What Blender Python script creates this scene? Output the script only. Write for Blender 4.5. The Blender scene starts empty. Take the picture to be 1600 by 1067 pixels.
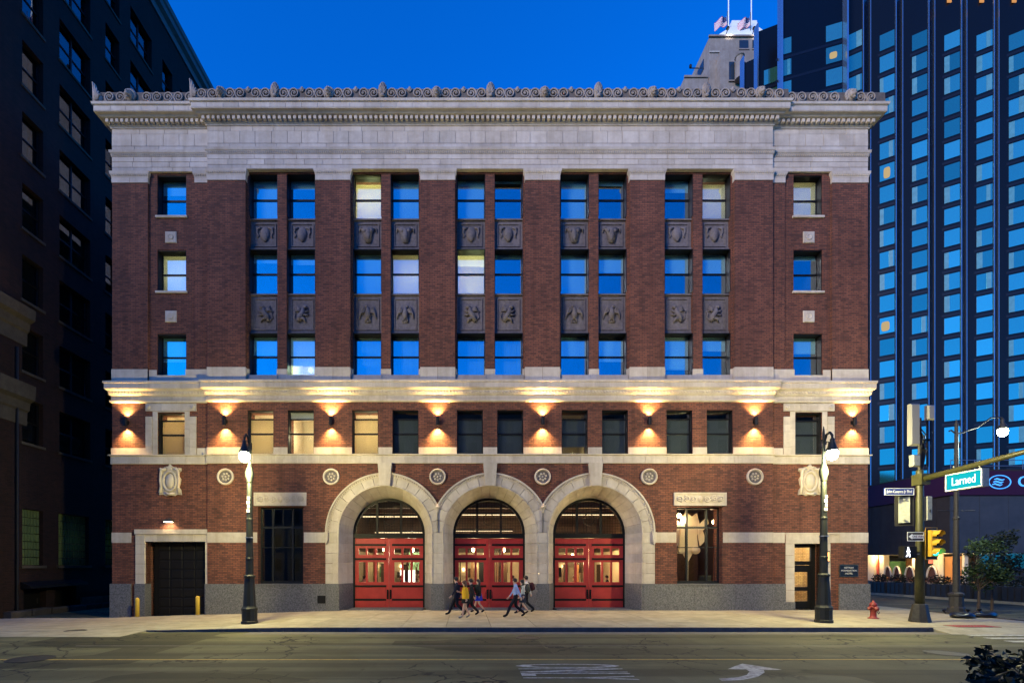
import bpy, bmesh, math, random
from mathutils import Vector, Matrix
R = math.radians
PI = math.pi
random.seed(7)
S = bpy.context.scene
C = S.collection

# ------------------------------------------------------------------ camera, sky, sun, exposure
F, CD, CH = 760.0, 25.333, 2.3           # focal length in photo pixels, distance to facade, eye height
cam = bpy.data.cameras.new('camera')
cam.sensor_width = 36.0
cam.lens = F / 1600 * 36
cam.shift_x = 0.045
cam.shift_y = 0.219
cam.clip_end = 3000
camo = bpy.data.objects.new('camera', cam)
camo.location = (0, -CD, CH)
camo.rotation_euler = (R(90), 0, 0)
C.objects.link(camo)
S.camera = camo

SUN_EL, SUN_AZ = 18.0, -44.0              # degrees; azimuth measured from straight behind the camera, to its left
W = bpy.data.worlds.new('World')
S.world = W
W.use_nodes = True
nt = W.node_tree
sky = nt.nodes.new('ShaderNodeTexSky')
sky.sky_type = 'NISHITA'
sky.sun_disc = False
sky.sun_elevation = R(SUN_EL)
sky.sun_rotation = R(180 - SUN_AZ)
sky.ozone_density = 6.0
sky.dust_density = 0.3
tint = nt.nodes.new('ShaderNodeMix')
tint.data_type = 'RGBA'
tint.blend_type = 'MULTIPLY'
tint.inputs['Factor'].default_value = 1.0
tint.inputs['B'].default_value = (0.006, 0.57, 1.27, 1)
nt.links.new(sky.outputs['Color'], tint.inputs['A'])
bg = nt.nodes['Background']
nt.links.new(tint.outputs['Result'], bg.inputs['Color'])
bg.inputs['Strength'].default_value = 0.15

sl = bpy.data.lights.new('sun', 'SUN')
sl.energy = 1.75
sl.angle = R(16)
sl.color = (1.0, 0.83, 0.69)
so = bpy.data.objects.new('sun', sl)
so.rotation_euler = (R(90 - SUN_EL), 0, R(SUN_AZ))
so.location = (0, -30, 40)
C.objects.link(so)

S.view_settings.view_transform = 'Standard'
S.view_settings.look = 'None'
S.view_settings.gamma = 1.0
S.view_settings.exposure = 0.88
S.render.engine = 'CYCLES'
S.cycles.use_denoising = True
S.cycles.max_bounces = 6
S.cycles.diffuse_bounces = 3
S.cycles.glossy_bounces = 3
S.cycles.transparent_max_bounces = 8
S.cycles.sample_clamp_indirect = 6.0
S.cycles.caustics_reflective = False
S.cycles.caustics_refractive = False

# photo pixel -> point on a plane parallel to the facade at depth y (facade = 0)
def fx(px, y=0.0): return (px - 728) / F * (CD + y)
def fz(py, y=0.0): return CH + (884 - py) / F * (CD + y)
def gnd(px, py, z=0.0):                   # photo pixel -> point on level ground at height z
    Z = F * (CH - z) / (py - 884)
    return ((px - 728) / F * Z, Z - CD, z)

# ------------------------------------------------------------------ mesh builder
class MB:
    def __init__(s): s.v = []; s.f = []; s.m = []
    def add(s, vs, fs, mi=0):
        b = len(s.v); s.v += [tuple(p) for p in vs]
        s.f += [tuple(b + i for i in f) for f in fs]; s.m += [mi] * len(fs); return s
    def quad(s, a, b, c, d, mi=0): return s.add([a, b, c, d], [(0, 1, 2, 3)], mi)
    def box(s, x0, x1, y0, y1, z0, z1, mi=0):
        return s.add([(x0,y0,z0),(x1,y0,z0),(x1,y1,z0),(x0,y1,z0),(x0,y0,z1),(x1,y0,z1),(x1,y1,z1),(x0,y1,z1)],
                     [(0,3,2,1),(4,5,6,7),(0,1,5,4),(1,2,6,5),(2,3,7,6),(3,0,4,7)], mi)
    def cham(s, x0, x1, y0, y1, z0, z1, c, mi=0):   # box whose front (y0) edges are chamfered
        vs = [(x0+c,y0,z0+c),(x1-c,y0,z0+c),(x1-c,y0,z1-c),(x0+c,y0,z1-c),
              (x0,y0+c,z0),(x1,y0+c,z0),(x1,y0+c,z1),(x0,y0+c,z1),(x0,y1,z0),(x1,y1,z0),(x1,y1,z1),(x0,y1,z1)]
        return s.add(vs, [(0,1,2,3),(4,5,1,0),(5,6,2,1),(6,7,3,2),(7,4,0,3),(8,9,5,4),(9,10,6,5),(10,11,7,6),(11,8,4,7),(11,10,9,8)], mi)
    def prism_y(s, pts, y0, y1, mi=0):      # outline in x,z extruded along y
        n = len(pts)
        vs = [(x, y0, z) for x, z in pts] + [(x, y1, z) for x, z in pts]
        fs = [tuple(range(n)), tuple(range(2*n-1, n-1, -1))] + [(i, i+n, (i+1) % n + n, (i+1) % n) for i in range(n)]
        return s.add(vs, fs, mi)
    def prism_z(s, pts, z0, z1, mi=0):
        n = len(pts)
        vs = [(x, y, z0) for x, y in pts] + [(x, y, z1) for x, y in pts]
        fs = [tuple(range(n-1, -1, -1)), tuple(range(n, 2*n))] + [(i, (i+1) % n, (i+1) % n + n, i+n) for i in range(n)]
        return s.add(vs, fs, mi)
    def tube(s, pts, rad, n=8, mi=0, closed=False):
        pts = [Vector(p) for p in pts]
        if not hasattr(rad, '__len__'): rad = [rad] * len(pts)
        rings = []; up = None; N = len(pts)
        for i, p in enumerate(pts):
            a = pts[(i-1) % N] if (closed or i > 0) else p
            b = pts[(i+1) % N] if (closed or i < N-1) else p
            t = (b - a)
            t = t.normalized() if t.length > 1e-9 else Vector((0, 0, 1))
            if up is None:
                up = Vector((0, 0, 1)) if abs(t.z) < 0.9 else Vector((0, 1, 0))
            u = (up - t * up.dot(t)); u = u.normalized() if u.length > 1e-6 else t.orthogonal().normalized()
            w = t.cross(u); up = u
            rings.append([p + (u * math.cos(2*PI*k/n) + w * math.sin(2*PI*k/n)) * rad[i] for k in range(n)])
        vs = [q for r in rings for q in r]; fs = []
        M = N if closed else N - 1
        for i in range(M):
            j = (i+1) % N
            for k in range(n):
                fs.append((i*n+k, i*n+(k+1) % n, j*n+(k+1) % n, j*n+k))
        if not closed:
            fs.append(tuple(range(n-1, -1, -1))); fs.append(tuple((N-1)*n+k for k in range(n)))
        return s.add(vs, fs, mi)
    def lathe(s, prof, n=16, c=(0, 0, 0), axis='z', mi=0):
        vs = []; fs = []
        for r, h in prof:
            for k in range(n):
                a = 2*PI*k/n; x, y = r*math.cos(a), r*math.sin(a)
                vs.append((c[0]+x, c[1]+y, c[2]+h) if axis == 'z' else ((c[0]+x, c[1]+h, c[2]+y) if axis == 'y' else (c[0]+h, c[1]+x, c[2]+y)))
        for i in range(len(prof)-1):
            for k in range(n): fs.append((i*n+k, i*n+(k+1) % n, (i+1)*n+(k+1) % n, (i+1)*n+k))
        fs.append(tuple(range(n-1, -1, -1))); fs.append(tuple((len(prof)-1)*n+k for k in range(n)))
        return s.add(vs, fs, mi)
    def ell(s, c, r, nu=10, nv=7, mi=0):
        prof = [(max(1e-4, math.sin(PI*i/nv)), -math.cos(PI*i/nv)) for i in range(nv+1)]
        vs = []; fs = []
        for q, h in prof:
            for k in range(nu):
                a = 2*PI*k/nu; vs.append((c[0]+r[0]*q*math.cos(a), c[1]+r[1]*q*math.sin(a), c[2]+r[2]*h))
        for i in range(nv):
            for k in range(nu): fs.append((i*nu+k, i*nu+(k+1) % nu, (i+1)*nu+(k+1) % nu, (i+1)*nu+k))
        return s.add(vs, fs, mi)
    def mesh(s, name, mats, smooth=False):
        me = bpy.data.meshes.new(name)
        me.from_pydata(s.v, [], s.f)
        for m in (mats if isinstance(mats, (list, tuple)) else [mats]): me.materials.append(m)
        if any(s.m): me.polygons.foreach_set('material_index', s.m)
        bm = bmesh.new(); bm.from_mesh(me)
        bmesh.ops.recalc_face_normals(bm, faces=bm.faces)
        bm.to_mesh(me); bm.free()
        if smooth: me.polygons.foreach_set('use_smooth', [True] * len(me.polygons))
        me.update(); return me

WL = {}                                    # world location of every object made here
def ob(name, me, parent=None, loc=(0, 0, 0), rot=None, scale=None, kind=None):
    """Link a mesh (or None: an Empty). loc is a world position unless the parent is turned (then local)."""
    o = bpy.data.objects.new(name, me); C.objects.link(o)
    loc = Vector(loc)
    if parent is not None:
        o.parent = parent
        o.location = loc if parent.get('_turned') else loc - WL[parent.name]
    else: o.location = loc
    WL[o.name] = loc
    if rot: o.rotation_euler = rot
    if scale: o.scale = scale
    if kind: o['kind'] = kind
    return o
def tag(o, label, cat, group=None):
    o['label'] = label; o['category'] = cat
    if group: o['group'] = group
    return o
def thing(name, label, cat, loc=(0, 0, 0), group=None): return tag(ob(name, None, None, loc), label, cat, group)

UNIT = {}
def unit(mat):                             # one shared unit cube per material, scaled for each plain block
    if mat.name not in UNIT: UNIT[mat.name] = MB().box(0, 1, 0, 1, 0, 1).mesh('block_' + mat.name, mat)
    return UNIT[mat.name]
def blk(name, x0, x1, y0, y1, z0, z1, mat, parent):
    return ob(name, unit(mat), parent, (x0, y0, z0), None, (x1-x0, y1-y0, z1-z0))

def wall_grid(x0, x1, z0, z1, holes, y0, y1):
    """Wall slab in x,z with rectangular holes (x0,x1,z0,z1); front at y0, back at y1; reveals included."""
    m = MB()
    xs = sorted({x0, x1} | {h[0] for h in holes} | {h[1] for h in holes}); zs = sorted({z0, z1} | {h[2] for h in holes} | {h[3] for h in holes})
    xs = [x for x in xs if x0 <= x <= x1]; zs = [z for z in zs if z0 <= z <= z1]
    def solid(i, j):
        if i < 0 or j < 0 or i >= len(xs)-1 or j >= len(zs)-1: return False
        cx, cz = (xs[i]+xs[i+1])/2, (zs[j]+zs[j+1])/2
        return not any(h[0] < cx < h[1] and h[2] < cz < h[3] for h in holes)
    for i in range(len(xs)-1):
        for j in range(len(zs)-1):
            if not solid(i, j): continue
            a, b, c, d = xs[i], xs[i+1], zs[j], zs[j+1]
            m.quad((a,y0,c),(b,y0,c),(b,y0,d),(a,y0,d)); m.quad((b,y1,c),(a,y1,c),(a,y1,d),(b,y1,d))
            if not solid(i-1, j): m.quad((a,y1,c),(a,y0,c),(a,y0,d),(a,y1,d))
            if not solid(i+1, j): m.quad((b,y0,c),(b,y1,c),(b,y1,d),(b,y0,d))
            if not solid(i, j-1): m.quad((a,y1,c),(b,y1,c),(b,y0,c),(a,y0,c))
            if not solid(i, j+1): m.quad((a,y0,d),(b,y0,d),(b,y1,d),(a,y1,d))
    return m

def sweep(path, prof, closed_prof=True):
    """Moulding: profile (out, z) swept along a plan path with mitred corners; out is to the right of the path direction... i.e. -normal."""
    m = MB(); n = len(path); offs = []
    for i in range(n):
        p = Vector(path[i])
        def nrm(a, b):
            t = (Vector(b) - Vector(a)).normalized(); return Vector((t.y, -t.x))
        n0 = nrm(path[i-1], path[i]) if i > 0 else nrm(path[0], path[1])
        n1 = nrm(path[i], path[i+1]) if i < n-1 else nrm(path[-2], path[-1])
        b = n0 + n1; offs.append((p, b / max(1e-6, (1 + n0.dot(n1)))))
    k = len(prof)
    vs = [(p.x + o.x*q, p.y + o.y*q, z) for p, o in offs for q, z in prof]; fs = []
    for i in range(n-1):
        for j in range(k if closed_prof else k-1):
            fs.append((i*k+j, i*k+(j+1) % k, (i+1)*k+(j+1) % k, (i+1)*k+j))
    if closed_prof: fs += [tuple(range(k)), tuple(range((n-1)*k + k-1, (n-1)*k - 1, -1))]
    m.add(vs, fs); return m

def arc(cx, cz, r, a0, a1, n):
    return [(cx + r*math.cos(R(a0+(a1-a0)*i/n)), cz + r*math.sin(R(a0+(a1-a0)*i/n))) for i in range(n+1)]

def text_mesh(body, size, mat, ext=0.004, align='CENTER'):
    cu = bpy.data.curves.new('lettering', 'FONT'); cu.body = body; cu.size = size; cu.extrude = ext; cu.align_x = align; cu.align_y = 'CENTER'
    cu.resolution_u = 3
    t = bpy.data.objects.new('t', cu); C.objects.link(t)
    dg = bpy.context.evaluated_depsgraph_get()
    me = bpy.data.meshes.new_from_object(t.evaluated_get(dg)); me.materials.clear(); me.materials.append(mat)
    bpy.data.objects.remove(t); return me

# ------------------------------------------------------------------ materials
def mat(name, col, rough=0.7, metal=0.0, spec=0.5, emit=None, es=0.0):
    m = bpy.data.materials.new(name); m.use_nodes = True
    b = m.node_tree.nodes['Principled BSDF']
    b.inputs['Base Color'].default_value = (*col, 1); b.inputs['Roughness'].default_value = rough
    b.inputs['Metallic'].default_value = metal; b.inputs['Specular IOR Level'].default_value = spec
    if emit: b.inputs['Emission Color'].default_value = (*emit, 1); b.inputs['Emission Strength'].default_value = es
    return m
def N(m, t): return m.node_tree.nodes.new(t)
def L(m, a, b): m.node_tree.links.new(a, b)
def ramp(m, stops):
    r = N(m, 'ShaderNodeValToRGB'); e = r.color_ramp.elements
    while len(e) < len(stops): e.new(0.5)
    for k, (p, c) in enumerate(stops): e[k].position = p; e[k].color = (*c, 1) if len(c) == 3 else c
    return r
def bsdf(m): return m.node_tree.nodes['Principled BSDF']
def noise(m, scale, detail=4, rough=0.6, vec=None):
    n = N(m, 'ShaderNodeTexNoise'); n.inputs['Scale'].default_value = scale; n.inputs['Detail'].default_value = detail; n.inputs['Roughness'].default_value = rough
    if vec is None:
        g = N(m, 'ShaderNodeNewGeometry'); vec = g.outputs['Position']
    L(m, vec, n.inputs['Vector']); return n
def mixc(m, a, b, fac, mode='MIX'):
    x = N(m, 'ShaderNodeMix'); x.data_type = 'RGBA'; x.blend_type = mode
    for k, s in (('A', a), ('B', b)):
        if hasattr(s, 'links') or hasattr(s, 'is_linked'): L(m, s, x.inputs[k])
        else: x.inputs[k].default_value = (*s, 1)
    if hasattr(fac, 'is_linked'): L(m, fac, x.inputs['Factor'])
    else: x.inputs['Factor'].default_value = fac
    return x.outputs['Result']
def bump(m, h, strength, dist=0.02):
    b = N(m, 'ShaderNodeBump'); b.inputs['Strength'].default_value = strength; b.inputs['Distance'].default_value = dist
    L(m, h, b.inputs['Height']); L(m, b.outputs['Normal'], bsdf(m).inputs['Normal'])

def streaks(m, c, lo):                    # rain and soot runs: long vertical stains
    g = N(m, 'ShaderNodeNewGeometry'); mp = N(m, 'ShaderNodeMapping'); mp.inputs['Scale'].default_value = (1.7, 1.7, 0.10); L(m, g.outputs['Position'], mp.inputs['Vector'])
    s = noise(m, 1.3, 5, 0.7, mp.outputs[0]); r = ramp(m, [(0.36, lo), (0.56, (1, 1, 1))]); L(m, s.outputs['Fac'], r.inputs['Fac'])
    return mixc(m, c, r.outputs['Color'], 1.0, 'MULTIPLY')

def brick_mat(name, c1, c2, mortar, dark, bw=0.27, bh=0.095):
    m = mat(name, c1, 0.85, spec=0.25)
    g = N(m, 'ShaderNodeNewGeometry'); sx = N(m, 'ShaderNodeSeparateXYZ'); L(m, g.outputs['Position'], sx.inputs[0])
    ad = N(m, 'ShaderNodeMath'); L(m, sx.outputs['X'], ad.inputs[0]); L(m, sx.outputs['Y'], ad.inputs[1])
    cb = N(m, 'ShaderNodeCombineXYZ'); L(m, ad.outputs[0], cb.inputs['X']); L(m, sx.outputs['Z'], cb.inputs['Y'])
    b = N(m, 'ShaderNodeTexBrick'); L(m, cb.outputs[0], b.inputs['Vector'])
    b.inputs['Scale'].default_value = 1.0; b.inputs['Brick Width'].default_value = bw; b.inputs['Row Height'].default_value = bh
    b.inputs['Mortar Size'].default_value = 0.013; b.inputs['Mortar Smooth'].default_value = 0.2; b.inputs['Bias'].default_value = -0.1
    b.inputs['Color1'].default_value = (*c1, 1); b.inputs['Color2'].default_value = (*c2, 1); b.inputs['Mortar'].default_value = (*mortar, 1)
    # a second, per-brick lottery of dark burnt headers
    w = N(m, 'ShaderNodeTexBrick'); L(m, cb.outputs[0], w.inputs['Vector'])
    w.inputs['Scale'].default_value = 1.0; w.inputs['Brick Width'].default_value = bw; w.inputs['Row Height'].default_value = bh; w.inputs['Mortar Size'].default_value = 0.0
    w.inputs['Color1'].default_value = (0, 0, 0, 1); w.inputs['Color2'].default_value = (1, 1, 1, 1)
    nn = noise(m, 9.0, 2, 0.5); r = ramp(m, [(0.50, (0, 0, 0)), (0.80, (.8, .8, .8))])
    mx = mixc(m, w.outputs['Color'], nn.outputs['Fac'], 0.5); L(m, mx, r.inputs['Fac'])
    c = mixc(m, b.outputs['Color'], dark, r.outputs['Color'])
    big = noise(m, 0.45, 3, 0.6); rb = ramp(m, [(0.3, (0.72, 0.70, 0.70)), (0.7, (1.18, 1.15, 1.1))]); L(m, big.outputs['Fac'], rb.inputs['Fac'])
    c = mixc(m, c, rb.outputs['Color'], 1.0, 'MULTIPLY'); c = streaks(m, c, (.74, .72, .70))
    fac_m = mixc(m, c, mortar, b.outputs['Fac'])
    L(m, fac_m, bsdf(m).inputs['Base Color'])
    inv = N(m, 'ShaderNodeMath'); inv.operation = 'SUBTRACT'; inv.inputs[0].default_value = 1; L(m, b.outputs['Fac'], inv.inputs[1])
    bump(m, inv.outputs[0], 0.6, 0.012); return m

def stone_mat(name, lo, hi, scale=3.0, vary=0.25, rough=0.8, b=0.15):
    m = mat(name, lo, rough, spec=0.3)
    n = noise(m, scale, 6, 0.65); r = ramp(m, [(0.3, lo), (0.7, hi)]); L(m, n.outputs['Fac'], r.inputs['Fac'])
    oi = N(m, 'ShaderNodeObjectInfo'); rr = ramp(m, [(0.0, (1-vary,)*3), (0.5, (1.0, 0.985, 0.97)), (1.0, (1+vary*0.5,)*3)]); L(m, oi.outputs['Random'], rr.inputs['Fac'])
    c = mixc(m, r.outputs['Color'], rr.outputs['Color'], 1.0, 'MULTIPLY')
    st = noise(m, 0.6, 5, 0.7); rs = ramp(m, [(0.38, (0.86, 0.84, 0.81)), (0.6, (1, 1, 1))]); L(m, st.outputs['Fac'], rs.inputs['Fac'])
    c = mixc(m, c, rs.outputs['Color'], 1.0, 'MULTIPLY')
    c = streaks(m, c, (.88, .86, .83)); L(m, c, bsdf(m).inputs['Base Color']); f = noise(m, 40, 3); bump(m, f.outputs['Fac'], b, 0.01); return m

def mottled(name, lo, hi, scale, rough=0.7, metal=0.0, b=0.0, spec=0.5):
    m = mat(name, lo, rough, metal, spec); n = noise(m, scale, 5, 0.65); r = ramp(m, [(0.3, lo), (0.7, hi)])
    L(m, n.outputs['Fac'], r.inputs['Fac']); L(m, r.outputs['Color'], bsdf(m).inputs['Base Color'])
    if b: bump(m, n.outputs['Fac'], b, 0.01)
    return m

def glass_mat(name, refl, tint=(1, 1, 1), rough=0.0, rcol=(1, 1, 1)):
    m = bpy.data.materials.new(name); m.use_nodes = True; t = m.node_tree; t.nodes.remove(t.nodes['Principled BSDF'])
    g = N(m, 'ShaderNodeBsdfGlossy'); g.inputs['Roughness'].default_value = rough; g.inputs['Color'].default_value = (*rcol, 1)
    tr = N(m, 'ShaderNodeBsdfTransparent'); tr.inputs['Color'].default_value = (*tint, 1)
    n = noise(m, 0.9, 2, 0.5); bp = N(m, 'ShaderNodeBump'); bp.inputs['Strength'].default_value = 0.02; bp.inputs['Distance'].default_value = 0.02
    L(m, n.outputs['Fac'], bp.inputs['Height']); L(m, bp.outputs['Normal'], g.inputs['Normal'])
    mx = N(m, 'ShaderNodeMixShader'); mx.inputs['Fac'].default_value = refl
    L(m, tr.outputs[0], mx.inputs[1]); L(m, g.outputs[0], mx.inputs[2]); L(m, mx.outputs[0], t.nodes['Material Output'].inputs['Surface']); return m

def emis(name, col, s):
    m = bpy.data.materials.new(name); m.use_nodes = True; t = m.node_tree; t.nodes.remove(t.nodes['Principled BSDF'])
    e = N(m, 'ShaderNodeEmission'); e.inputs['Color'].default_value = (*col, 1); e.inputs['Strength'].default_value = s
    L(m, e.outputs[0], t.nodes['Material Output'].inputs['Surface']); return m

def cloth_mat(name, col, trans=0.4):
    m = bpy.data.materials.new(name); m.use_nodes = True; t = m.node_tree; b = t.nodes['Principled BSDF']
    b.inputs['Base Color'].default_value = (*col, 1); b.inputs['Roughness'].default_value = 0.9
    tl = N(m, 'ShaderNodeBsdfTranslucent'); tl.inputs['Color'].default_value = (*col, 1); mx = N(m, 'ShaderNodeMixShader'); mx.inputs['Fac'].default_value = trans
    L(m, b.outputs[0], mx.inputs[1]); L(m, tl.outputs[0], mx.inputs[2]); L(m, mx.outputs[0], t.nodes['Material Output'].inputs['Surface']); return m

BRICK = brick_mat('red_brick', (0.225, 0.085, 0.052), (0.165, 0.062, 0.040), (0.062, 0.042, 0.033), (0.085, 0.040, 0.030))
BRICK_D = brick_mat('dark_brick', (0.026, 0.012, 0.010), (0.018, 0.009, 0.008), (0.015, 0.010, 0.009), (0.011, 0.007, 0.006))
STONE = stone_mat('terracotta_stone', (0.51, 0.455, 0.375), (0.62, 0.565, 0.465), 2.5, 0.13)
STONE_C = stone_mat('cresting_stone', (0.27, 0.235, 0.20), (0.41, 0.36, 0.305), 6, 0.1)
SPAND = stone_mat('spandrel_stone', (0.115, 0.105, 0.108), (0.20, 0.18, 0.18), 7, 0.15)
GRAN = mottled('granite', (0.045, 0.046, 0.046), (0.215, 0.213, 0.205), 16, 0.6)
BLACK = mat('black_paint', (0.006, 0.006, 0.0065), 0.5, spec=0.25)
DARK = mat('dark_void', (0.012, 0.012, 0.014), 0.9)
RED = mottled('red_door_paint', (0.34, 0.024, 0.022), (0.46, 0.038, 0.033), 2.2, 0.45)
GLASS_UP = glass_mat('coated_glass', 0.28, (0.72, 0.95, 1.0))
GLASS = glass_mat('clear_glass', 0.05)
GLASS_M = glass_mat('shaded_glass', 0.11, (0.85, 0.9, 0.9))
ROOM = mat('room_wall', (0.10, 0.095, 0.09), 0.9)
ROOM_L = mat('room_wall_pale', (0.60, 0.52, 0.40), 0.9)
BLIND = cloth_mat('blind_fabric', (0.85, 0.83, 0.80), 0.25)
CURT = cloth_mat('curtain_fabric', (0.50, 0.50, 0.52), 0.2)
BLIND_W = cloth_mat('lit_blind_fabric', (0.80, 0.71, 0.52), 0.75)
SHADE_M = cloth_mat('grey_screen_shade', (0.10, 0.105, 0.11), 0.12)

# ------------------------------------------------------------------ the setting: ground, road, pavement
ASPH = mat('asphalt', (0.05, 0.048, 0.042), 0.85, spec=0.3)
def _asph():
    m = ASPH
    n = noise(m, 0.35, 6, 0.7); r = ramp(m, [(0.3, (0.070, 0.070, 0.034)), (0.7, (0.140, 0.136, 0.070))]); L(m, n.outputs['Fac'], r.inputs['Fac'])
    f = noise(m, 60, 3, 0.7); rf = ramp(m, [(0.25, (0.6, 0.6, 0.6)), (0.75, (1.35, 1.35, 1.35))]); L(m, f.outputs['Fac'], rf.inputs['Fac'])
    c = mixc(m, r.outputs['Color'], rf.outputs['Color'], 1.0, 'MULTIPLY')
    # long tyre-worn and oil-dark bands along the street
    g = N(m, 'ShaderNodeNewGeometry'); mp = N(m, 'ShaderNodeMapping'); mp.inputs['Scale'].default_value = (0.03, 0.9, 1); L(m, g.outputs['Position'], mp.inputs['Vector'])
    s = noise(m, 1.6, 3, 0.5, mp.outputs[0]); rs = ramp(m, [(0.40, (0.55, 0.55, 0.55)), (0.55, (1, 1, 1))]); L(m, s.outputs['Fac'], rs.inputs['Fac'])
    c = mixc(m, c, rs.outputs['Color'], 1.0, 'MULTIPLY')
    # cracks: warped cell borders, kept to patches
    wn = noise(m, 0.8, 4, 0.7); mw = N(m, 'ShaderNodeMix'); mw.data_type = 'VECTOR'; mw.inputs['Factor'].default_value = 0.45
    L(m, g.outputs['Position'], mw.inputs['A']); L(m, wn.outputs['Color'], mw.inputs['B'])
    vo = N(m, 'ShaderNodeTexVoronoi'); vo.feature = 'DISTANCE_TO_EDGE'; vo.inputs['Scale'].default_value = 1.5; L(m, mw.outputs['Result'], vo.inputs['Vector'])
    rc = ramp(m, [(0.0, (1, 1, 1)), (0.013, (1, 1, 1)), (0.022, (0, 0, 0))]); L(m, vo.outputs['Distance'], rc.inputs['Fac'])
    pn = noise(m, 0.22, 2, 0.5); rp = ramp(m, [(0.50, (0, 0, 0)), (0.55, (1, 1, 1))]); L(m, pn.outputs['Fac'], rp.inputs['Fac'])
    cm = mixc(m, rc.outputs['Color'], rp.outputs['Color'], 1.0, 'MULTIPLY')
    c = mixc(m, c, (0.012, 0.012, 0.010), cm)
    # squarish repair patches and round oil spots
    mp2 = N(m, 'ShaderNodeMapping'); mp2.inputs['Scale'].default_value = (0.22, 0.45, 1); L(m, g.outputs['Position'], mp2.inputs['Vector'])
    vp = N(m, 'ShaderNodeTexVoronoi'); vp.distance = 'CHEBYCHEV'; vp.inputs['Scale'].default_value = 1.0; L(m, mp2.outputs[0], vp.inputs['Vector'])
    rv = ramp(m, [(0.0, (.50, .50, .50)), (0.27, (.55, .55, .55)), (0.29, (.95, .95, .95)), (0.8, (1.2, 1.2, 1.2))]); L(m, vp.outputs['Color'], rv.inputs['Fac'])
    c = mixc(m, c, rv.outputs['Color'], 1.0, 'MULTIPLY')
    ol = noise(m, 1.7, 3, 0.5); ro = ramp(m, [(0.66, (1, 1, 1)), (0.74, (.45, .45, .45))]); L(m, ol.outputs['Fac'], ro.inputs['Fac']); c = mixc(m, c, ro.outputs['Color'], 1.0, 'MULTIPLY')
    L(m, c, bsdf(m).inputs['Base Color']); bump(m, f.outputs['Fac'], 0.35, 0.01)
_asph()
CONC = stone_mat('pavement_concrete', (0.27, 0.26, 0.195), (0.39, 0.37, 0.275), 1.4, 0.12, 0.85, 0.25)
KERB = stone_mat('kerb_stone', (0.075, 0.08, 0.085), (0.14, 0.14, 0.14), 3, 0.15)
PAINT_W = mottled('road_paint_white', (0.16, 0.155, 0.125), (0.60, 0.60, 0.53), 9, 0.8)
PAINT_Y = mottled('road_paint_yellow', (0.17, 0.13, 0.045), (0.52, 0.35, 0.06), 7, 0.8)
IRON = mottled('cast_iron', (0.012, 0.012, 0.012), (0.035, 0.033, 0.03), 12, 0.6)

def clamp(a, lo, hi): return max(lo, min(hi, a))
def sz(x, y):                               # pavement height: level, dipping towards the driveway on the left
    d = clamp(0.033 * (-6.5 - x), 0, 0.42)
    t = clamp(-y / 7.1, 0, 1)
    return -(d * (1 - t) + min(d * 0.6, 0.135) * t)
RZ = -0.15
ob('ground', MB().quad((-900, -600, -0.8), (900, -600, -0.8), (900, 1500, -0.8), (-900, 1500, -0.8)).mesh('ground', mottled('far_ground', (0.03, 0.03, 0.028), (0.05, 0.048, 0.045), 0.3, 0.9)), kind='structure')
m = MB().box(-90, 90, -17.6, -7.25, RZ - 0.3, RZ)
ob('road', m.mesh('road', ASPH), kind='structure')
m = MB().box(23.98, 34.9, -7.25, 160, RZ - 0.3, RZ - 0.004)
ob('cross_street', m.mesh('cross_street', ASPH), kind='structure')
m = MB(); n = 16
for i in range(n):
    y0, y1 = 0.3 + i * 2.5, 0.3 + (i + 1) * 2.5
    m.box(-24.0, -18.55, y0, y1 - 0.001, -0.9, -0.40)
ob('alley', m.mesh('alley', ASPH), kind='structure')
m = MB().box(-90, 90, -40, -17.62, RZ - 0.3, 0.0)
ob('near_pavement', m.mesh('near_pavement', CONC), kind='structure')
m = MB().box(35.15, 120, -7.2, 160, RZ - 0.4, 0.0)
ob('far_pavement', m.mesh('far_pavement', CONC), kind='structure')
# pavement in front of the hotel: a bed and one slab object per concrete flag
pav = ob('pavement', MB().box(-60, 23.8, -7.06, 0.28, -1.2, -0.5).mesh('pavement', CONC), kind='structure')
SW = 1.72
cols = [(-60 + 1.0 * 0, -40), (-40, -30)] + [(-30 + i * SW, -30 + (i + 1) * SW) for i in range(31)]
rows = [(-7.06, -5.3), (-5.3, -3.6), (-3.6, -1.85), (-1.85, 0.26)]
for a, b in cols:
    b = min(b, 23.8)
    for c, d in rows:
        g = 0.009; x0, x1, y0, y1 = a + g, b - g, c + g, d - g
        zz = [sz(x0, y0), sz(x1, y0), sz(x1, y1), sz(x0, y1)]; j = random.uniform(-0.003, 0.003)
        mm = MB().add([(x0, y0, -0.7), (x1, y0, -0.7), (x1, y1, -0.7), (x0, y1, -0.7)] + [(p, q, z + j) for (p, q), z in zip([(x0, y0), (x1, y0), (x1, y1), (x0, y1)], zz)],
                      [(3, 2, 1, 0), (4, 5, 6, 7), (0, 1, 5, 4), (1, 2, 6, 5), (2, 3, 7, 6), (3, 0, 4, 7)])
        ob('paving_slab', mm.mesh('paving_slab', CONC), pav)
# flags beside the hotel along the cross street
for i in range(14):
    y0 = 0.28 + i * 1.8
    blk('paving_slab', 21.14, 23.79, y0 + 0.009, y0 + 1.79, -0.7, random.uniform(-0.003, 0.003), CONC, pav)
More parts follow.
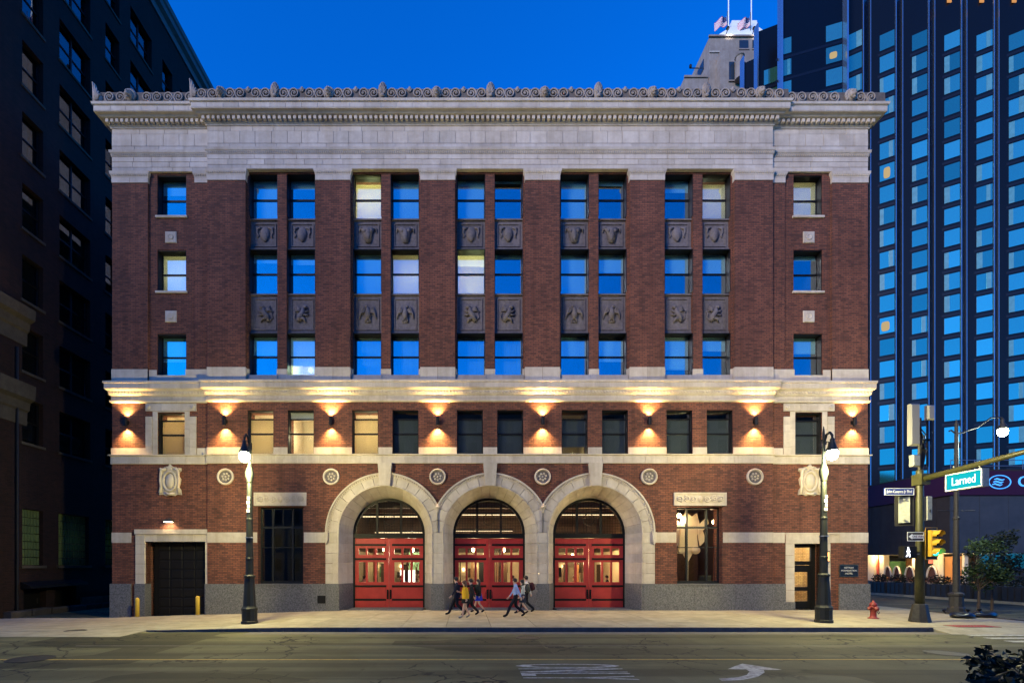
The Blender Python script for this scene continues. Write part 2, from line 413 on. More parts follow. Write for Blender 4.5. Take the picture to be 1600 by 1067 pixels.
# kerbs
k = thing('kerb', 'dark stone kerb running along the pavement in front of the hotel', 'kerb', (0, -7.15, 0)); k['kind'] = 'structure'
del k['label']; del k['category']
x = -11.6
while x < 17.4:
    w = 2.4; x1 = min(x + w, 17.4)
    za, zb = min(sz(x, -7.1), 0), min(sz(x1, -7.1), 0)
    mm = MB().add([(x+.008, -7.25, -.5), (x1-.008, -7.25, -.5), (x1-.008, -7.07, -.5), (x+.008, -7.07, -.5), (x+.008, -7.23, za+.006), (x1-.008, -7.23, zb+.006), (x1-.008, -7.07, zb+.006), (x+.008, -7.07, za+.006)],
                  [(3, 2, 1, 0), (4, 5, 6, 7), (0, 1, 5, 4), (1, 2, 6, 5), (2, 3, 7, 6), (3, 0, 4, 7)])
    ob('kerb_stone', mm.mesh('kerb_stone', KERB), k); x = x1
for i in range(16): blk('kerb_stone', 23.81, 23.97, -4.6 + i * 2.4, -4.6 + (i + 1) * 2.4 - .016, -.5, .006, KERB, k)
# kerb ramp with red tactile pad, driveway apron on the left
m = MB().add([(17.41, -7.9, RZ+.004), (23.9, -7.9, RZ+.004), (23.9, -7.07, -.004), (17.41, -7.07, -.004), (17.41, -7.9, -.6), (23.9, -7.9, -.6), (23.9, -7.07, -.6), (17.41, -7.07, -.6)],
             [(0, 1, 2, 3), (7, 6, 5, 4), (0, 4, 5, 1), (1, 5, 6, 2), (2, 6, 7, 3), (3, 7, 4, 0)])
ob('kerb_ramp', m.mesh('kerb_ramp', CONC), kind='structure')
pad = thing('tactile_pad', 'red tactile warning pad let into the kerb ramp at the corner', 'tactile pad', (19.3, -7.0, 0))
blk('pad_base', 18.55, 20.15, -7.04, -6.42, -.004, .012, mat('tactile_red', (.20, .03, .025), .8), pad)
m = MB()
for i in range(13):
    for j in range(5): m.lathe([(.035, 0), (.022, .008)], 6, (18.64 + i * .118, -6.98 + j * .12, .012))
ob('pad_dome', m.mesh('pad_dome', mat('tactile_dome', (.25, .04, .03), .7)), pad)
m = MB()
for i in range(12):
    a, b = -60 + i * 4, -60 + (i + 1) * 4
    b2 = min(b, -11.6)
    if a >= -11.6: break
    m.add([(a, -8.5, RZ+.005), (b2, -8.5, RZ+.005), (b2, -7.07, sz(b2, -7.07)-.004), (a, -7.07, sz(a, -7.07)-.004), (a, -8.5, -.6), (b2, -8.5, -.6), (b2, -7.07, -.6), (a, -7.07, -.6)],
          [(0, 1, 2, 3), (7, 6, 5, 4), (0, 4, 5, 1), (1, 5, 6, 2), (2, 6, 7, 3), (3, 7, 4, 0)])
ob('driveway_apron', m.mesh('driveway_apron', CONC), kind='structure')
# road paint
def sheet(name, pts, mat_, dz=.004, label=None, cat=None):
    mm = MB(); nn = len(pts); mm.add([(p[0], p[1], RZ + dz) for p in pts], [tuple(range(nn))])
    o = ob(name, mm.mesh(name, mat_))
    if label: tag(o, label, cat)
    else: o['kind'] = 'structure'
    return o
sheet('yellow_road_line', [(-21.5, -12.66), (90, -12.56), (90, -12.44), (-21.5, -12.54)], PAINT_Y)
sheet('white_road_line', [(-12, -10.42), (60, -10.42), (60, -10.34), (-12, -10.34)], mottled('worn_white_line', (.085, .082, .07), (.15, .145, .125), 4, .85))
sheet('gutter_line', [(-8, -7.9), (17.4, -7.9), (17.4, -7.26), (-8, -7.26)], mottled('gutter_concrete', (.10, .095, .08), (.16, .15, .125), 2.5, .85), .003)
cw = thing('crosswalk', 'white crosswalk bars crossing the street at the right corner', 'crosswalk', (19, -11, RZ))
for i in range(13): blk('crosswalk_bar', 17.75 - .06*i, 21.2, -8.28 - i * .70, -7.98 - i * .70, RZ+.004, RZ+.008, PAINT_W, cw)
me = text_mesh('ONLY', 1.0, PAINT_W, .002)
bb = [Vector(v.co) for v in me.vertices]; bx0, bx1 = min(v.x for v in bb), max(v.x for v in bb); by0, by1 = min(v.y for v in bb), max(v.y for v in bb)
p0, p1 = gnd(812, 1037, RZ), gnd(975, 1062, RZ)
for v in me.vertices:
    tx, ty = (v.co.x - bx0) / (bx1 - bx0), (v.co.y - by0) / (by1 - by0)
    v.co = (1.22 + ty * 2.55, p0[1] + tx * (p1[1] - p0[1]), RZ + .006 + v.co.z * .5)
tag(ob('road_lettering', me), 'white stretched word ONLY painted on the asphalt, read from the left', 'road marking')
def G(px, py): return gnd(px, py, RZ)[:2]
ar = [G(1123, 1060), G(1128, 1063.5), G(1160, 1062), G(1184, 1057), G(1195, 1050), G(1193, 1046.5), G(1222, 1046), G(1190, 1041), G(1160, 1036.5), G(1148, 1040.5), G(1137, 1045), G(1166, 1045.5), G(1171, 1048.5), G(1167, 1054), G(1152, 1058)]
sheet('turn_arrow', ar, PAINT_W, .005, 'white left turn arrow painted on the asphalt', 'road marking')
# iron covers
def cover(px, py, r, label, z=RZ):
    p = gnd(px, py, z); t = thing('manhole_cover', label, 'manhole cover', (p[0], p[1], z))
    ob('rim', MB().lathe([(r+.06, .002), (r+.06, .010), (r, .012), (r, .002)], 28, (p[0], p[1], z)).mesh('rim', IRON), t)
    ob('lid', MB().lathe([(r-.01, .001), (r-.01, .009), (.01, .011)], 28, (p[0], p[1], z)).mesh('lid', IRON), t)
cover(48, 1029, .46, 'round iron manhole cover at the left end of the yellow line')
cover(825, 996, .36, 'round iron manhole cover near the kerb in front of the middle doors')
cover(1478, 1020, .42, 'round iron manhole cover in the road near the crosswalk')
cover(118, 985, .30, 'small iron cover in the driveway apron by the alley', RZ+.008)

# ------------------------------------------------------------------ the hotel
XC = 1.26                                   # centre line of the facade
HC, HT = 14.73, 19.82                       # half width of the centre block, of the whole front
EY = 0.18                                   # end bays stand this much behind
BAY = 5.457
HO = thing('hotel_building', 'five storey red brick hotel with pale stone trim and three arched red doors', 'building', (XC, 0, 0))
bays = [i * BAY for i in (-2, -1, 0, 1, 2)]
Z_B, Z_BC0, Z_BC1, Z_CAP = 7.63, 10.82, 11.93, 22.37
ZT = 22.95
# -- brickwork
def part(name, mb, mt, parent=HO, smooth=False, **k): return ob(name, mb.mesh(name, mt, smooth), parent, **k)
for i in range(6):                          # giant piers of the centre block
    a = -HC if i == 0 else bays[i-1] + 1.83
    b = HC if i == 5 else bays[i] - 1.83
    part('pilaster', MB().box(XC + a, XC + b, 0, .95, 11.6, ZT), BRICK)
for c in bays:                              # recessed brick bay with two tall slots
    u = XC + c
    part('bay_wall', wall_grid(u - 1.83, u + 1.83, 11.6, ZT, [(u - 1.74, u - .24, 12.28, 22.86), (u + .24, u + 1.74, 12.28, 22.86)], .2, .94), BRICK)
holes = []
for c in bays:
    for s in (-1, 1):
        a, b = sorted((XC + c + s * .37, XC + c + s * 1.73)); holes.append((a, b, 8.10, 10.42))
part('mezzanine_wall', wall_grid(XC - HC, XC + HC, Z_B - .1, 11.6, holes, 0, .9), BRICK)
for s in (-1, 1):                           # ground floor, either side of the arches
    a, b = sorted((XC + s * HC, XC + s * 8.457)); w = XC + s * 2 * BAY
    part('ground_floor_wall', wall_grid(a, b, -.6, Z_B - .1, [(w - 1.18, w + 1.18, 1.37, 5.38)], 0, .9), BRICK)
zs = fz(832)
m = MB(); n = 120; xs = [XC - 8.457 + 16.914 * i / n for i in range(n + 1)]
def bot(x):
    du = min(abs(x - XC - c) for c in bays[1:4]); return zs + math.sqrt(max(0, 9 - du * du))
for i in range(n):
    a, b = xs[i], xs[i+1]
    m.quad((a, 0, bot(a)), (b, 0, bot(b)), (b, 0, Z_B - .1), (a, 0, Z_B - .1))
m.quad((xs[0], .4, zs), (xs[0], 0, zs), (xs[0], 0, Z_B - .1), (xs[0], .4, Z_B - .1))
part('arch_spandrel_wall', m, BRICK)
WZ = [(20.70, 22.90), (16.74, 18.96), (12.32, 14.55)]      # window bottoms and tops, three upper rows
for s in (-1, 1):                           # end bays
    def X(a, b): return tuple(sorted((XC + s * a, XC + s * b)))
    a, b = X(17.95, HT); part('corner_pier', MB().box(a, b, EY, 1.0, Z_B, ZT), BRICK)
    a, b = X(HC - .02, 15.47); part('narrow_pier', MB().box(a, b, EY, 1.0, 11.6, ZT), BRICK)
    a, b = X(15.47, 17.95); w0, w1 = X(16.75 - .76, 16.75 + .76)
    part('bay_wall', wall_grid(a, b, 11.6, ZT, [(w0, w1, z0 if k else z0, z1 - .03) for k, (z0, z1) in enumerate(WZ)], EY + .10, 1.0), BRICK)
    a, b = X(HC - .02, 17.95)
    part('mezzanine_wall', wall_grid(a, b, Z_B, 11.6, [(X(16.0, 17.42)[0], X(16.0, 17.42)[1], 8.10, 10.34)], EY, 1.0), BRICK)
    if s < 0: h = [(XC - 18.05, XC - 14.88, -.6, 3.60)]
    else: h = [(XC + 15.92, XC + 17.40, -.6, 3.48)]
    a, b = X(HC - .02, HT); part('ground_floor_wall', wall_grid(a, b, -.9, Z_B - .002, h, EY, 1.0), BRICK)
# -- shell: sides, back, roof, floors
for s in (-1, 1):
    a, b = sorted((XC + s * HT, XC + s * (HT - .4))); part('side_wall', MB().box(a, b, 1.0, 20, -.9, 25.5), BRICK)
part('back_wall', MB().box(XC - HT, XC + HT, 19.6, 20, -.9, 25.4), BRICK)
part('roof', MB().box(XC - HT + .02, XC + HT - .02, .5, 19.9, 25.45, 25.85), mat('roof_felt', (.05, .05, .05), .9))
part('floor_slab', MB().box(XC - HT + .45, XC + HT - .45, .95, 19.5, 6.9, 7.3), ROOM)
part('floor_slab', MB().box(XC - HT + .45, XC + HT - .45, .95, 19.5, 11.2, 11.6), ROOM)

# -- top entablature
PATH = [(XC - HT, 12), (XC - HT, EY), (XC - HC, EY), (XC - HC, 0), (XC + HC, 0), (XC + HC, EY), (XC + HT, EY), (XC + HT, 12)]
part('entablature_core', sweep(PATH, [(-.6, ZT), (0, ZT), (0, 25.5), (-.6, 25.5)]), STONE)
part('cornice', sweep(PATH, [(-.3, 25.16), (.05, 25.17), (.07, 25.23), (.13, 25.28), (.13, 25.295), (.09, 25.31), (.09, 25.50), (.36, 25.52), (.42, 25.60), (.54, 25.63), (.55, 25.61), (.55, 25.90), (.62, 25.94), (.64, 26.05), (.60, 26.07), (-.3, 26.06)]), STONE)
part('architrave_moulding', sweep(PATH, [(-.2, 23.70), (.035, 23.72), (.05, 23.84), (.10, 23.90), (.12, 24.01), (-.2, 24.03)]), STONE)
SEGS = [(-HT, -HC, EY), (-HC, HC, 0.0), (HC, HT, EY)]
def course(name, z0, z1, w, out, off=0.0, mt=STONE, par=HO, jit=.08, ext=0.0):
    for a, b, y in SEGS:
        e0 = ext if a in (-HT, -HC) and y == (0 if a == -HC else EY) and a != HC else 0
        e1 = ext if b in (HT, HC) and b != -HC else 0
        if a == HC: e0 = 0
        if b == -HC: e1 = 0
        x = a - e0; end = b + e1; nn = max(1, round((end - x) / w)); ww = (end - x) / nn; cuts = [x]
        for i in range(1, nn): cuts.append(x + ww * i + (off if nn > 2 else 0) * ww * .5 * (1 if i < nn else 0) * .6 + random.uniform(-jit, jit) * ww)
        cuts.append(end)
        for i in range(nn): blk(name, XC + cuts[i] + .011, XC + cuts[i+1] - .011, y - out, y + .05, z0 + .008, z1 - .008, mt, par)
course('frieze_block', 24.03, 24.27, 1.25, .022, 0)
course('frieze_block', 24.27, 24.90, .80, .030, .6)
course('frieze_block', 24.90, 25.16, 1.15, .022, .3)
course('architrave_block', 23.45, 23.70, 1.12, .034, .4)
course('architrave_block', 23.17, 23.45, 1.0, .026, 0)
course('architrave_block', 22.96, 23.17, 1.1, .018, .5)
course('cornice_block', 25.64, 25.885, .80, .567, .2, jit=.05, ext=.555)
# dentils
dm = MB().cham(-.075, .075, 0, .2, 0, .19, .008).mesh('dentil', STONE)
for a, b, y in SEGS:
    e = .17 if y == 0 else 0
    a2 = a - (.2 if a in (-HT, -HC) else -.1); b2 = b + (.2 if b in (HT, HC) else -.1)
    nn = round((b2 - a2) / .262)
    for i in range(nn): ob('dentil', dm, HO, (XC + a2 + (i + .5) * (b2 - a2) / nn, y - .30, 25.305))
# egg and dart strips: one mesh each
def beads(z, out, r, step, segs=SEGS, ext=0.0, sq=1.3):
    m = MB()
    for a, b, y in segs:
        a2, b2 = a - ext, b + ext; nn = round((b2 - a2) / step)
        for i in range(nn): m.ell((XC + a2 + (i + .5) * (b2 - a2) / nn, y - out, z), (r, r * .8, r * sq), 6, 4)
    return m
o = part('bead_moulding', beads(23.80, .07, .032, .11), STONE, smooth=True)
# capitals of piers
for i in range(8):
    if i < 6:
        a = -HC if i == 0 else bays[i-1] + 1.83; b = HC if i == 5 else bays[i] - 1.83; y = 0.0
        ranges = [(a, b, 0.0)]
    else:
        s = -1 if i == 6 else 1
        ranges = [tuple(sorted((s * 17.95, s * HT))) + (EY,), tuple(sorted((s * (HC + .03), s * 15.47))) + (EY,)]
    for a, b, y in ranges:
        cp = part('capital', sweep([(XC + a, y + .3), (XC + a, y), (XC + b, y), (XC + b, y + .3)], [(-.25, 22.62), (.025, 22.63), (.04, 22.72), (.085, 22.80), (.10, 22.93), (-.25, 22.93)]), STONE)
        mm = MB(); nn = max(3, round((b - a) / .12))
        for q in range(nn): mm.ell((XC + a + (q + .5) * (b - a) / nn, y - .06, 22.755), (.034, .03, .06), 6, 4)
        ob('bead', mm.mesh('bead', STONE, True), cp)
        nn = 2 if b - a > 1 else 1; ww = (b - a + .05) / nn
        for q in range(nn): blk('neck_block', XC + a - .025 + q * ww + .008, XC + a - .025 + (q + 1) * ww - .008, y - .03, y + .29, Z_CAP, 22.62, STONE, cp)
# -- cresting along the gutter
part('cresting_plate', sweep([(x, y) for x, y in PATH], [(.38, 26.05), (.50, 26.05), (.485, 26.64), (.42, 26.64)]), stone_mat('cresting_back', (.11, .095, .08), (.18, .155, .13), 8, .05))  # plate's darker tone puts shade behind the scrolls so their relief shows
def scroll_mesh(flip):
    m = MB(); pts = []; rad = []
    for i in range(26):
        t = i / 25; a = R(-70) + t * 1.9 * 2 * PI; r = .26 * (1 - t) ** .8 + .03
        pts.append(((r * math.cos(a)) * flip, -.03, .31 + r * math.sin(a))); rad.append(.050 * (1 - .35 * t))
    m.tube(pts, rad, 6); m.ell((0, -.03, .31), (.06, .06, .06), 6, 4)
    m.tube([(.0, 0, .03), (.17 * flip, 0, .06), (.30 * flip, 0, .20), (.28 * flip, 0, .34)], [.045, .04, .032, .012], 5)
    m.tube([(-.1 * flip, 0, .46), (-.02 * flip, 0, .55), (.06 * flip, 0, .60)], [.05, .035, .01], 5)
    return m.mesh('scroll', STONE_C, True)
SCR = [scroll_mesh(1), scroll_mesh(-1)]
def lion_mesh():
    m = MB(); m.ell((0, -.02, .36), (.27, .17, .30), 14, 8)
    for i in range(13):
        a = R(-40 + i * 260 / 12); m.ell((.25 * math.cos(a), -.05, .37 + .26 * math.sin(a)), (.085, .09, .10), 6, 4)
    m.ell((0, -.17, .38), (.19, .14, .22), 10, 7); m.ell((0, -.30, .26), (.11, .10, .09), 8, 6); m.ell((0, -.26, .13), (.08, .08, .06), 8, 5)
    for s in (-1, 1): m.ell((s * .08, -.29, .43), (.045, .03, .03), 6, 4); m.ell((s * .17, -.08, .58), (.06, .05, .06), 6, 4)
    m.ell((0, -.32, .36), (.035, .06, .12), 6, 5); return m.mesh('lion_head', STONE_C, True)
def palmette_mesh():
    m = MB()
    m.prism_y([(-.20, .10), (.20, .10), (.23, .3), (.24, .52), (.20, .72), (.10, .86), (0, .91), (-.10, .86), (-.20, .72), (-.24, .52), (-.23, .3)], -.06, .06)
    for i in range(7):
        a = R(18 + i * 24); m.tube([(0, -.07, .22), (.12 * math.cos(a), -.10, .30 + .25 * math.sin(a)), (.21 * math.cos(a), -.075, .38 + .50 * math.sin(a))], [.03, .045, .02], 5)
    m.ell((0, -.1, .2), (.12, .06, .09), 8, 5); return m.mesh('palmette', STONE_C, True)
def bud_mesh():
    m = MB(); m.ell((0, 0, .56), (.09, .07, .12), 8, 6)
    for s in (-1, 1): m.tube([(0, 0, .4), (s * .08, -.02, .5), (s * .13, 0, .6)], [.04, .035, .012], 5)
    return m.mesh('bud', STONE_C, True)
def fan_mesh():
    m = MB(); m.prism_y([(-.1, .0), (.35, 0), (.38, .3), (.10, .55), (.02, .95), (-.12, 1.08)], -.05, .07)
    for i in range(5):
        t = i / 4; m.tube([(.05 + .12 * t, -.07, .1), (.02 + .2 * t, -.09, .45 - .1 * t), (-.10 + .42 * t, -.06, 1.03 - .62 * t)], [.03, .045, .03], 5)
    return m.mesh('corner_fan', STONE_C, True)
LION, PALM, BUD, FAN = lion_mesh(), palmette_mesh(), bud_mesh(), fan_mesh()
CZ = 26.06
ornaments = []
for i in range(11):
    u = -13.75 + i * 2.75
    ob('lion_head' if i % 2 == 0 else 'palmette', LION if i % 2 == 0 else PALM, HO, (XC + u, -.50, CZ - .03), None, (.86, 1, .92) if i % 2 == 0 else (.95, 1, 1))
    ornaments.append(u)
for i in range(10):
    u0 = ornaments[i]
    for q, fl in ((.46, 0), (.98, 1), (1.77, 0), (2.29, 1)): ob('scroll', SCR[fl], HO, (XC + u0 + q, -.51, CZ + .02), None, (.92, 1, .94))
    ob('bud', BUD, HO, (XC + u0 + 1.375, -.50, CZ))
for s in (-1, 1):
    for q, fl in ((.42, 0), (.98, 1)): ob('scroll', SCR[fl if s > 0 else 1 - fl], HO, (XC + s * (13.75 + q), -.51, CZ), None, (.88, 1, .92))
    ob('lion_head', LION, HO, (XC + s * 18.5, EY - .5, CZ - .03))
    for q in range(5): ob('scroll', SCR[q % 2], HO, (XC + s * (15.45 + q * .55), EY - .51, CZ), None, (.88, 1, .92))
    for q in range(2): ob('scroll', SCR[q % 2], HO, (XC + s * (19.0 + q * .55), EY - .51, CZ), None, (.88, 1, .92))
    for yy in range(8): ob('scroll', SCR[yy % 2], HO, (XC + s * (HT + .51), EY + .1 + yy * .6, CZ), (0, 0, R(90)), (.88, 1, .92))
ob('corner_fan', FAN, HO, (XC - HT - .50, EY - .50, CZ)); ob('corner_fan', FAN, HO, (XC - HC - .50, -.50, CZ))

# -- belt cornice over the mezzanine
part('belt_cornice', sweep(PATH, [(-.3, Z_BC0), (.02, 10.83), (.08, 10.86), (.09, 10.95), (.03, 10.985), (.03, 11.17), (.05, 11.19), (.10, 11.22), (.14, 11.42), (.21, 11.46), (.21, 11.49), (.25, 11.50), (.25, 11.78), (.29, 11.80), (.29, 11.90), (.05, 12.0), (-.3, 12.0)]), STONE)
course('belt_block', 10.995, 11.165, 1.0, .044, .3)
course('belt_fascia_block', 11.515, 11.77, .80, .262, .4, jit=.03, ext=.25)
part('egg_moulding', beads(11.32, .13, .048, .16, ext=.1), STONE, smooth=True)
# stone feet of the upper piers
for i in range(6):
    a = -HC if i == 0 else bays[i-1] + 1.83; b = HC if i == 5 else bays[i] - 1.83
    ww = (b - a + .05) / 2
    for q in range(2): blk('base_block', XC + a - .025 + q * ww + .008, XC + a - .025 + (q + 1) * ww - .008, -.03, .28, 12.0, 12.64, STONE, HO)
for c in bays:
    blk('base_block', XC + c - .27, XC + c + .27, .165, .35, 12.0, 12.62, STONE, HO)
    for s in (-1, 1):
        a, b = sorted((XC + c + s * 1.715, XC + c + s * 1.80)); blk('base_block', a, b, .165, .35, 12.0, 12.62, STONE, HO)
        a, b = sorted((XC + c + s * .22, XC + c + s * 1.76)); blk('window_sill', a, b, .12, .70, 11.98, 12.29, STONE, HO)
for s in (-1, 1):
    for a, b, y in ((17.95, HT + .02, EY - .03), (HC + .04, 15.97, EY - .02), (17.53, 17.93, EY + .07)):
        p, q = sorted((XC + s * a, XC + s * b)); blk('base_block', p, q, y, EY + .3, 12.0, 12.60, STONE, HO)
    p, q = sorted((XC + s * 15.97, XC + s * 17.53)); blk('window_sill', p, q, EY + .03, EY + .5, 11.98, 12.31, STONE, HO)
    for z0, z1 in WZ[:2]: p, q = sorted((XC + s * 15.92, XC + s * 17.58)); blk('window_sill', p, q, EY + .02, EY + .5, z0 - .10, z0 + .004, STONE, HO)
    for pz in (fz(371.5, .28), fz(495, .28)):
        cxx = XC + s * 16.78
        pl = part('rosette_plaque', MB().cham(cxx - .30, cxx + .30, EY + .04, EY + .2, pz - .30, pz + .30, .03), STONE)
        mm = MB(); mm.lathe([(.15, 0), (.15, -.025), (.11, -.03), (.10, -.012), (.03, -.035)], 14, (cxx, EY + .04, pz), 'y'); ob('rosette', mm.mesh('rosette', STONE, True), pl)
# -- sill band between ground floor and mezzanine
part('sill_band_core', sweep(PATH, [(-.3, Z_B), (.05, Z_B), (.05, 8.04), (.13, 8.06), (.14, 8.11), (-.3, 8.12)]), STONE)
course('sill_band_block', Z_B + .01, 8.035, 1.15, .072, .4)
edges = [-HC - .03]
for c in bays: edges += [c - 1.73, c - .37, c + .37, c + 1.73]
edges.append(HC + .03)
for i in range(0, len(edges), 2):
    a, b = edges[i], edges[i+1]; nn = max(1, round((b - a) / 1.2)); ww = (b - a) / nn
    for q in range(nn): blk('dado_block', XC + a + q * ww + .006, XC + a + (q + 1) * ww - .006, -.035, .30, 8.12, 8.47, STONE, HO)
for s in (-1, 1):
    for a, b in ((17.99, HT + .03), (HC + .04, 15.35)):
        p, q = sorted((XC + s * a, XC + s * b)); blk('dado_block', p, q, EY - .035, EY + .3, 8.12, 8.47, STONE, HO)
    # stone surround of the end mezzanine window
    cx = XC + s * 16.71
    for (a, b, z0, z1) in ([(-1.33, -.98, 8.12 + i * .40, 8.12 + (i + 1) * .40) for i in range(5)] + [(.98, 1.33, 8.12 + i * .40, 8.12 + (i + 1) * .40) for i in range(5)] +
                           [(-1.33, -.46, 10.40, 10.80), (-.46, .46, 10.40, 10.80), (.46, 1.33, 10.40, 10.80)]):
        blk('surround_block', cx + a + .006, cx + b - .006, EY - .06, EY + .2, z0 + .006, z1 - .006, STONE, HO)
    for sg in (-1, 1):
        for i in range(5):
            p, q = sorted((cx + sg * .71, cx + sg * .97)); blk('surround_block', p + .004, q - .004, EY - .03, EY + .24, 8.12 + i * .45 + .005, 8.12 + (i + 1) * .45 - .005, STONE, HO)
    blk('surround_block', cx - .97, cx + .97, EY - .03, EY + .24, 10.355, 10.39, STONE, HO)
    for sg in (-1, 1): ob('rosette', MB().lathe([(.11, 0), (.11, -.03), (.05, -.05), (.01, -.02)], 12, (cx + sg * 1.15, EY - .06, 10.60), 'y').mesh('rosette', STONE, True), HO)

# -- windows
def sash_window(w, h, rail, transom=None, d=.12):
    """Black sash frame, origin bottom centre, front at y=0."""
    m = MB(); t = .055
    m.box(-w/2, -w/2 + t, 0, d, 0, h); m.box(w/2 - t, w/2, 0, d, 0, h)
    m.box(-w/2 + t, w/2 - t, 0, d, 0, t * 1.1); m.box(-w/2 + t, w/2 - t, 0, d, h - t, h)
    m.box(-w/2 + t, w/2 - t, .01, d - .01, rail - .04, rail + .04)
    if transom: m.box(-w/2 + t, w/2 - t, .012, d - .012, transom - .03, transom + .03)
    return m
def room_mesh(w, h, d, mt):
    a, b = -w/2, w/2
    return MB().add([(a, 0, 0), (b, 0, 0), (b, d, 0), (a, d, 0), (a, 0, h), (b, 0, h), (b, d, h), (a, d, h)], [(0, 1, 2, 3), (7, 6, 5, 4), (1, 5, 6, 2), (2, 6, 7, 3), (3, 7, 4, 0)]).mesh('room', mt)
PANE_M = {}
def pane_mesh(g):
    if g.name not in PANE_M: PANE_M[g.name] = MB().box(0, 1, 0, .012, 0, 1).mesh('pane', g)
    return PANE_M[g.name]
WM = {}
def window(x, y, z, w, h, railf, glass, shade_plate=.38, blind=None, bmat=None, transomf=None, lit=None, curtain=False, dark=True):
    key = (round(w, 3), round(h, 3), railf, transomf)
    if key not in WM: WM[key] = sash_window(w, h, h * railf, h * transomf if transomf else None).mesh('window_frame', BLACK)
    o = ob('window', WM[key], HO, (x, y, z))
    cuts = [0.04, h * railf] + ([h * transomf] if transomf else []) + [h - .04]
    for i in range(len(cuts) - 1): ob('pane', pane_mesh(glass), o, (x - w/2 + .05, y + .05, z + cuts[i]), None, (w - .10, 1, cuts[i+1] - cuts[i]))
    if shade_plate:                                # black plates added as shade on the reveal's head and sides
        lm = ('shade_plate', round(w, 3), round(h, 3), shade_plate)
        if lm not in WM: WM[lm] = MB().box(-w/2 + .001, w/2 - .001, -shade_plate, -.002, h - .05, h - .012).box(-w/2 + .002, -w/2 + .03, -shade_plate, -.003, .01, h - .051).box(w/2 - .03, w/2 - .002, -shade_plate, -.003, .01, h - .051).mesh('reveal_shade_plate', BLACK)
        ob('reveal_shade_plate', WM[lm], o, (x, y, z))
    rk = ('room', round(w, 2), round(h, 2), bool(lit))
    if rk not in WM: WM[rk] = room_mesh(w + .25, h + .3, 2.4, ROOM_L if lit else ROOM)
    ob('room', WM[rk], o, (x, y + .13, z - .1))
    if blind:
        b0, b1 = blind                       # share of the height covered, from the top: start, end
        ob('blind', unit(bmat or BLIND), o, (x - w/2 + .05, y + .075, z + h * (1 - b1)), None, (w - .10, .01, h * (b1 - b0)))
    if curtain:
        mm = MB(); nn = 40; pp = [(x - w/2 + .03 + (w - .06) * i / nn, y + .22 + .045 * math.sin(i * 1.9) * math.sin(i * .37 + x)) for i in range(nn + 1)]
        mm.add([(a, b, z + .03) for a, b in pp] + [(a, b, z + h - .03) for a, b in pp], [(i, i + 1, nn + 2 + i, nn + 1 + i) for i in range(nn)])
        ob('curtain', mm.mesh('curtain', CURT, True), o)
    if lit:
        e, col, pos = lit
        l = bpy.data.lights.new('room_light', 'POINT'); l.energy = e; l.color = col; l.shadow_soft_size = .15
        lo = bpy.data.objects.new('room_light', l); C.objects.link(lo); lo.location = (x + pos[0], y + pos[1], z + pos[2])
    return o
WARM = (1.0, .70, .30)
# (row, column) -> blind span, curtain, lit ; columns 0..9 left to right
UP = {}
for r in range(3):
    for c in range(10): UP[r, c] = dict(blind=(0, random.choice([.22, .26, .5, 1.0, 1.0])))
UP[0, 2] = dict(blind=(.12, 1.0), bmat=BLIND_W, lit=(115, WARM, (0, 1.0, 1.3))); UP[0, 3] = dict(blind=(0, 1.0)); UP[0, 4] = dict(blind=(0, 1.0)); UP[0, 5] = dict(blind=(0, .08))
UP[0, 6] = dict(blind=(0, 1.0)); UP[0, 9] = dict(blind=(.1, 1), bmat=BLIND_W, lit=(45, (1, .68, .42), (0, 1.2, 1.2))); UP[0, 8] = dict(blind=(0, .30)); UP[0, 7] = dict(blind=(0, .14))
UP[1, 2] = dict(blind=(0, 1.0)); UP[1, 3] = dict(blind=(0, 1.0), bmat=BLIND_W, lit=(45, (1, .70, .45), (.4, 1.0, 1.0))); UP[1, 4] = dict(blind=(.3, 1), bmat=BLIND_W, lit=(115, WARM, (.3, 1.3, .8))); UP[1, 5] = dict(blind=(0, .12))
UP[1, 6] = dict(blind=(0, 1.0)); UP[1, 7] = dict(blind=(0, .45)); UP[1, 9] = dict(blind=(0, .5))
UP[2, 0] = dict(blind=(0, .45)); UP[2, 1] = dict(blind=(0, .70), lit=(75, (1, .80, .5), (0, 1.2, .9)))
for c in (2, 3, 4, 5): UP[2, c] = dict(curtain=True)
UP[2, 6] = dict(blind=(.0, .5)); UP[2, 7] = dict(blind=(.1, .6)); UP[2, 8] = dict(blind=(0, .8)); UP[2, 9] = dict(blind=(0, .35))
for r, (z0, z1) in enumerate(WZ):
    for c in range(10):
        x = XC + bays[c // 2] + (-.99 if c % 2 == 0 else .99)
        window(x, .62, z0, 1.5, z1 - z0, .50, GLASS_UP, **UP[r, c])
    for s in (-1, 1):
        kw = [dict(blind=(0, .35)), dict(blind=(0, 1.0), bmat=BLIND_W, lit=(55, (1, .78, .55), (0, 1.2, 1.2))), dict(blind=(0, .6))][r] if s < 0 else [dict(blind=(0, 1.0), bmat=BLIND_W, lit=(45, (1, .70, .48), (0, 1.2, 1.2))), dict(blind=(0, .14)), dict(blind=(0, .4))][r]
        window(XC + s * 16.75, EY + .48, z0, 1.52, z1 - z0 - .03, .50, GLASS_UP, shade_plate=.34, **kw)
MZ = {0: (75, .85), 1: (75, .9), 2: (80, .85)}
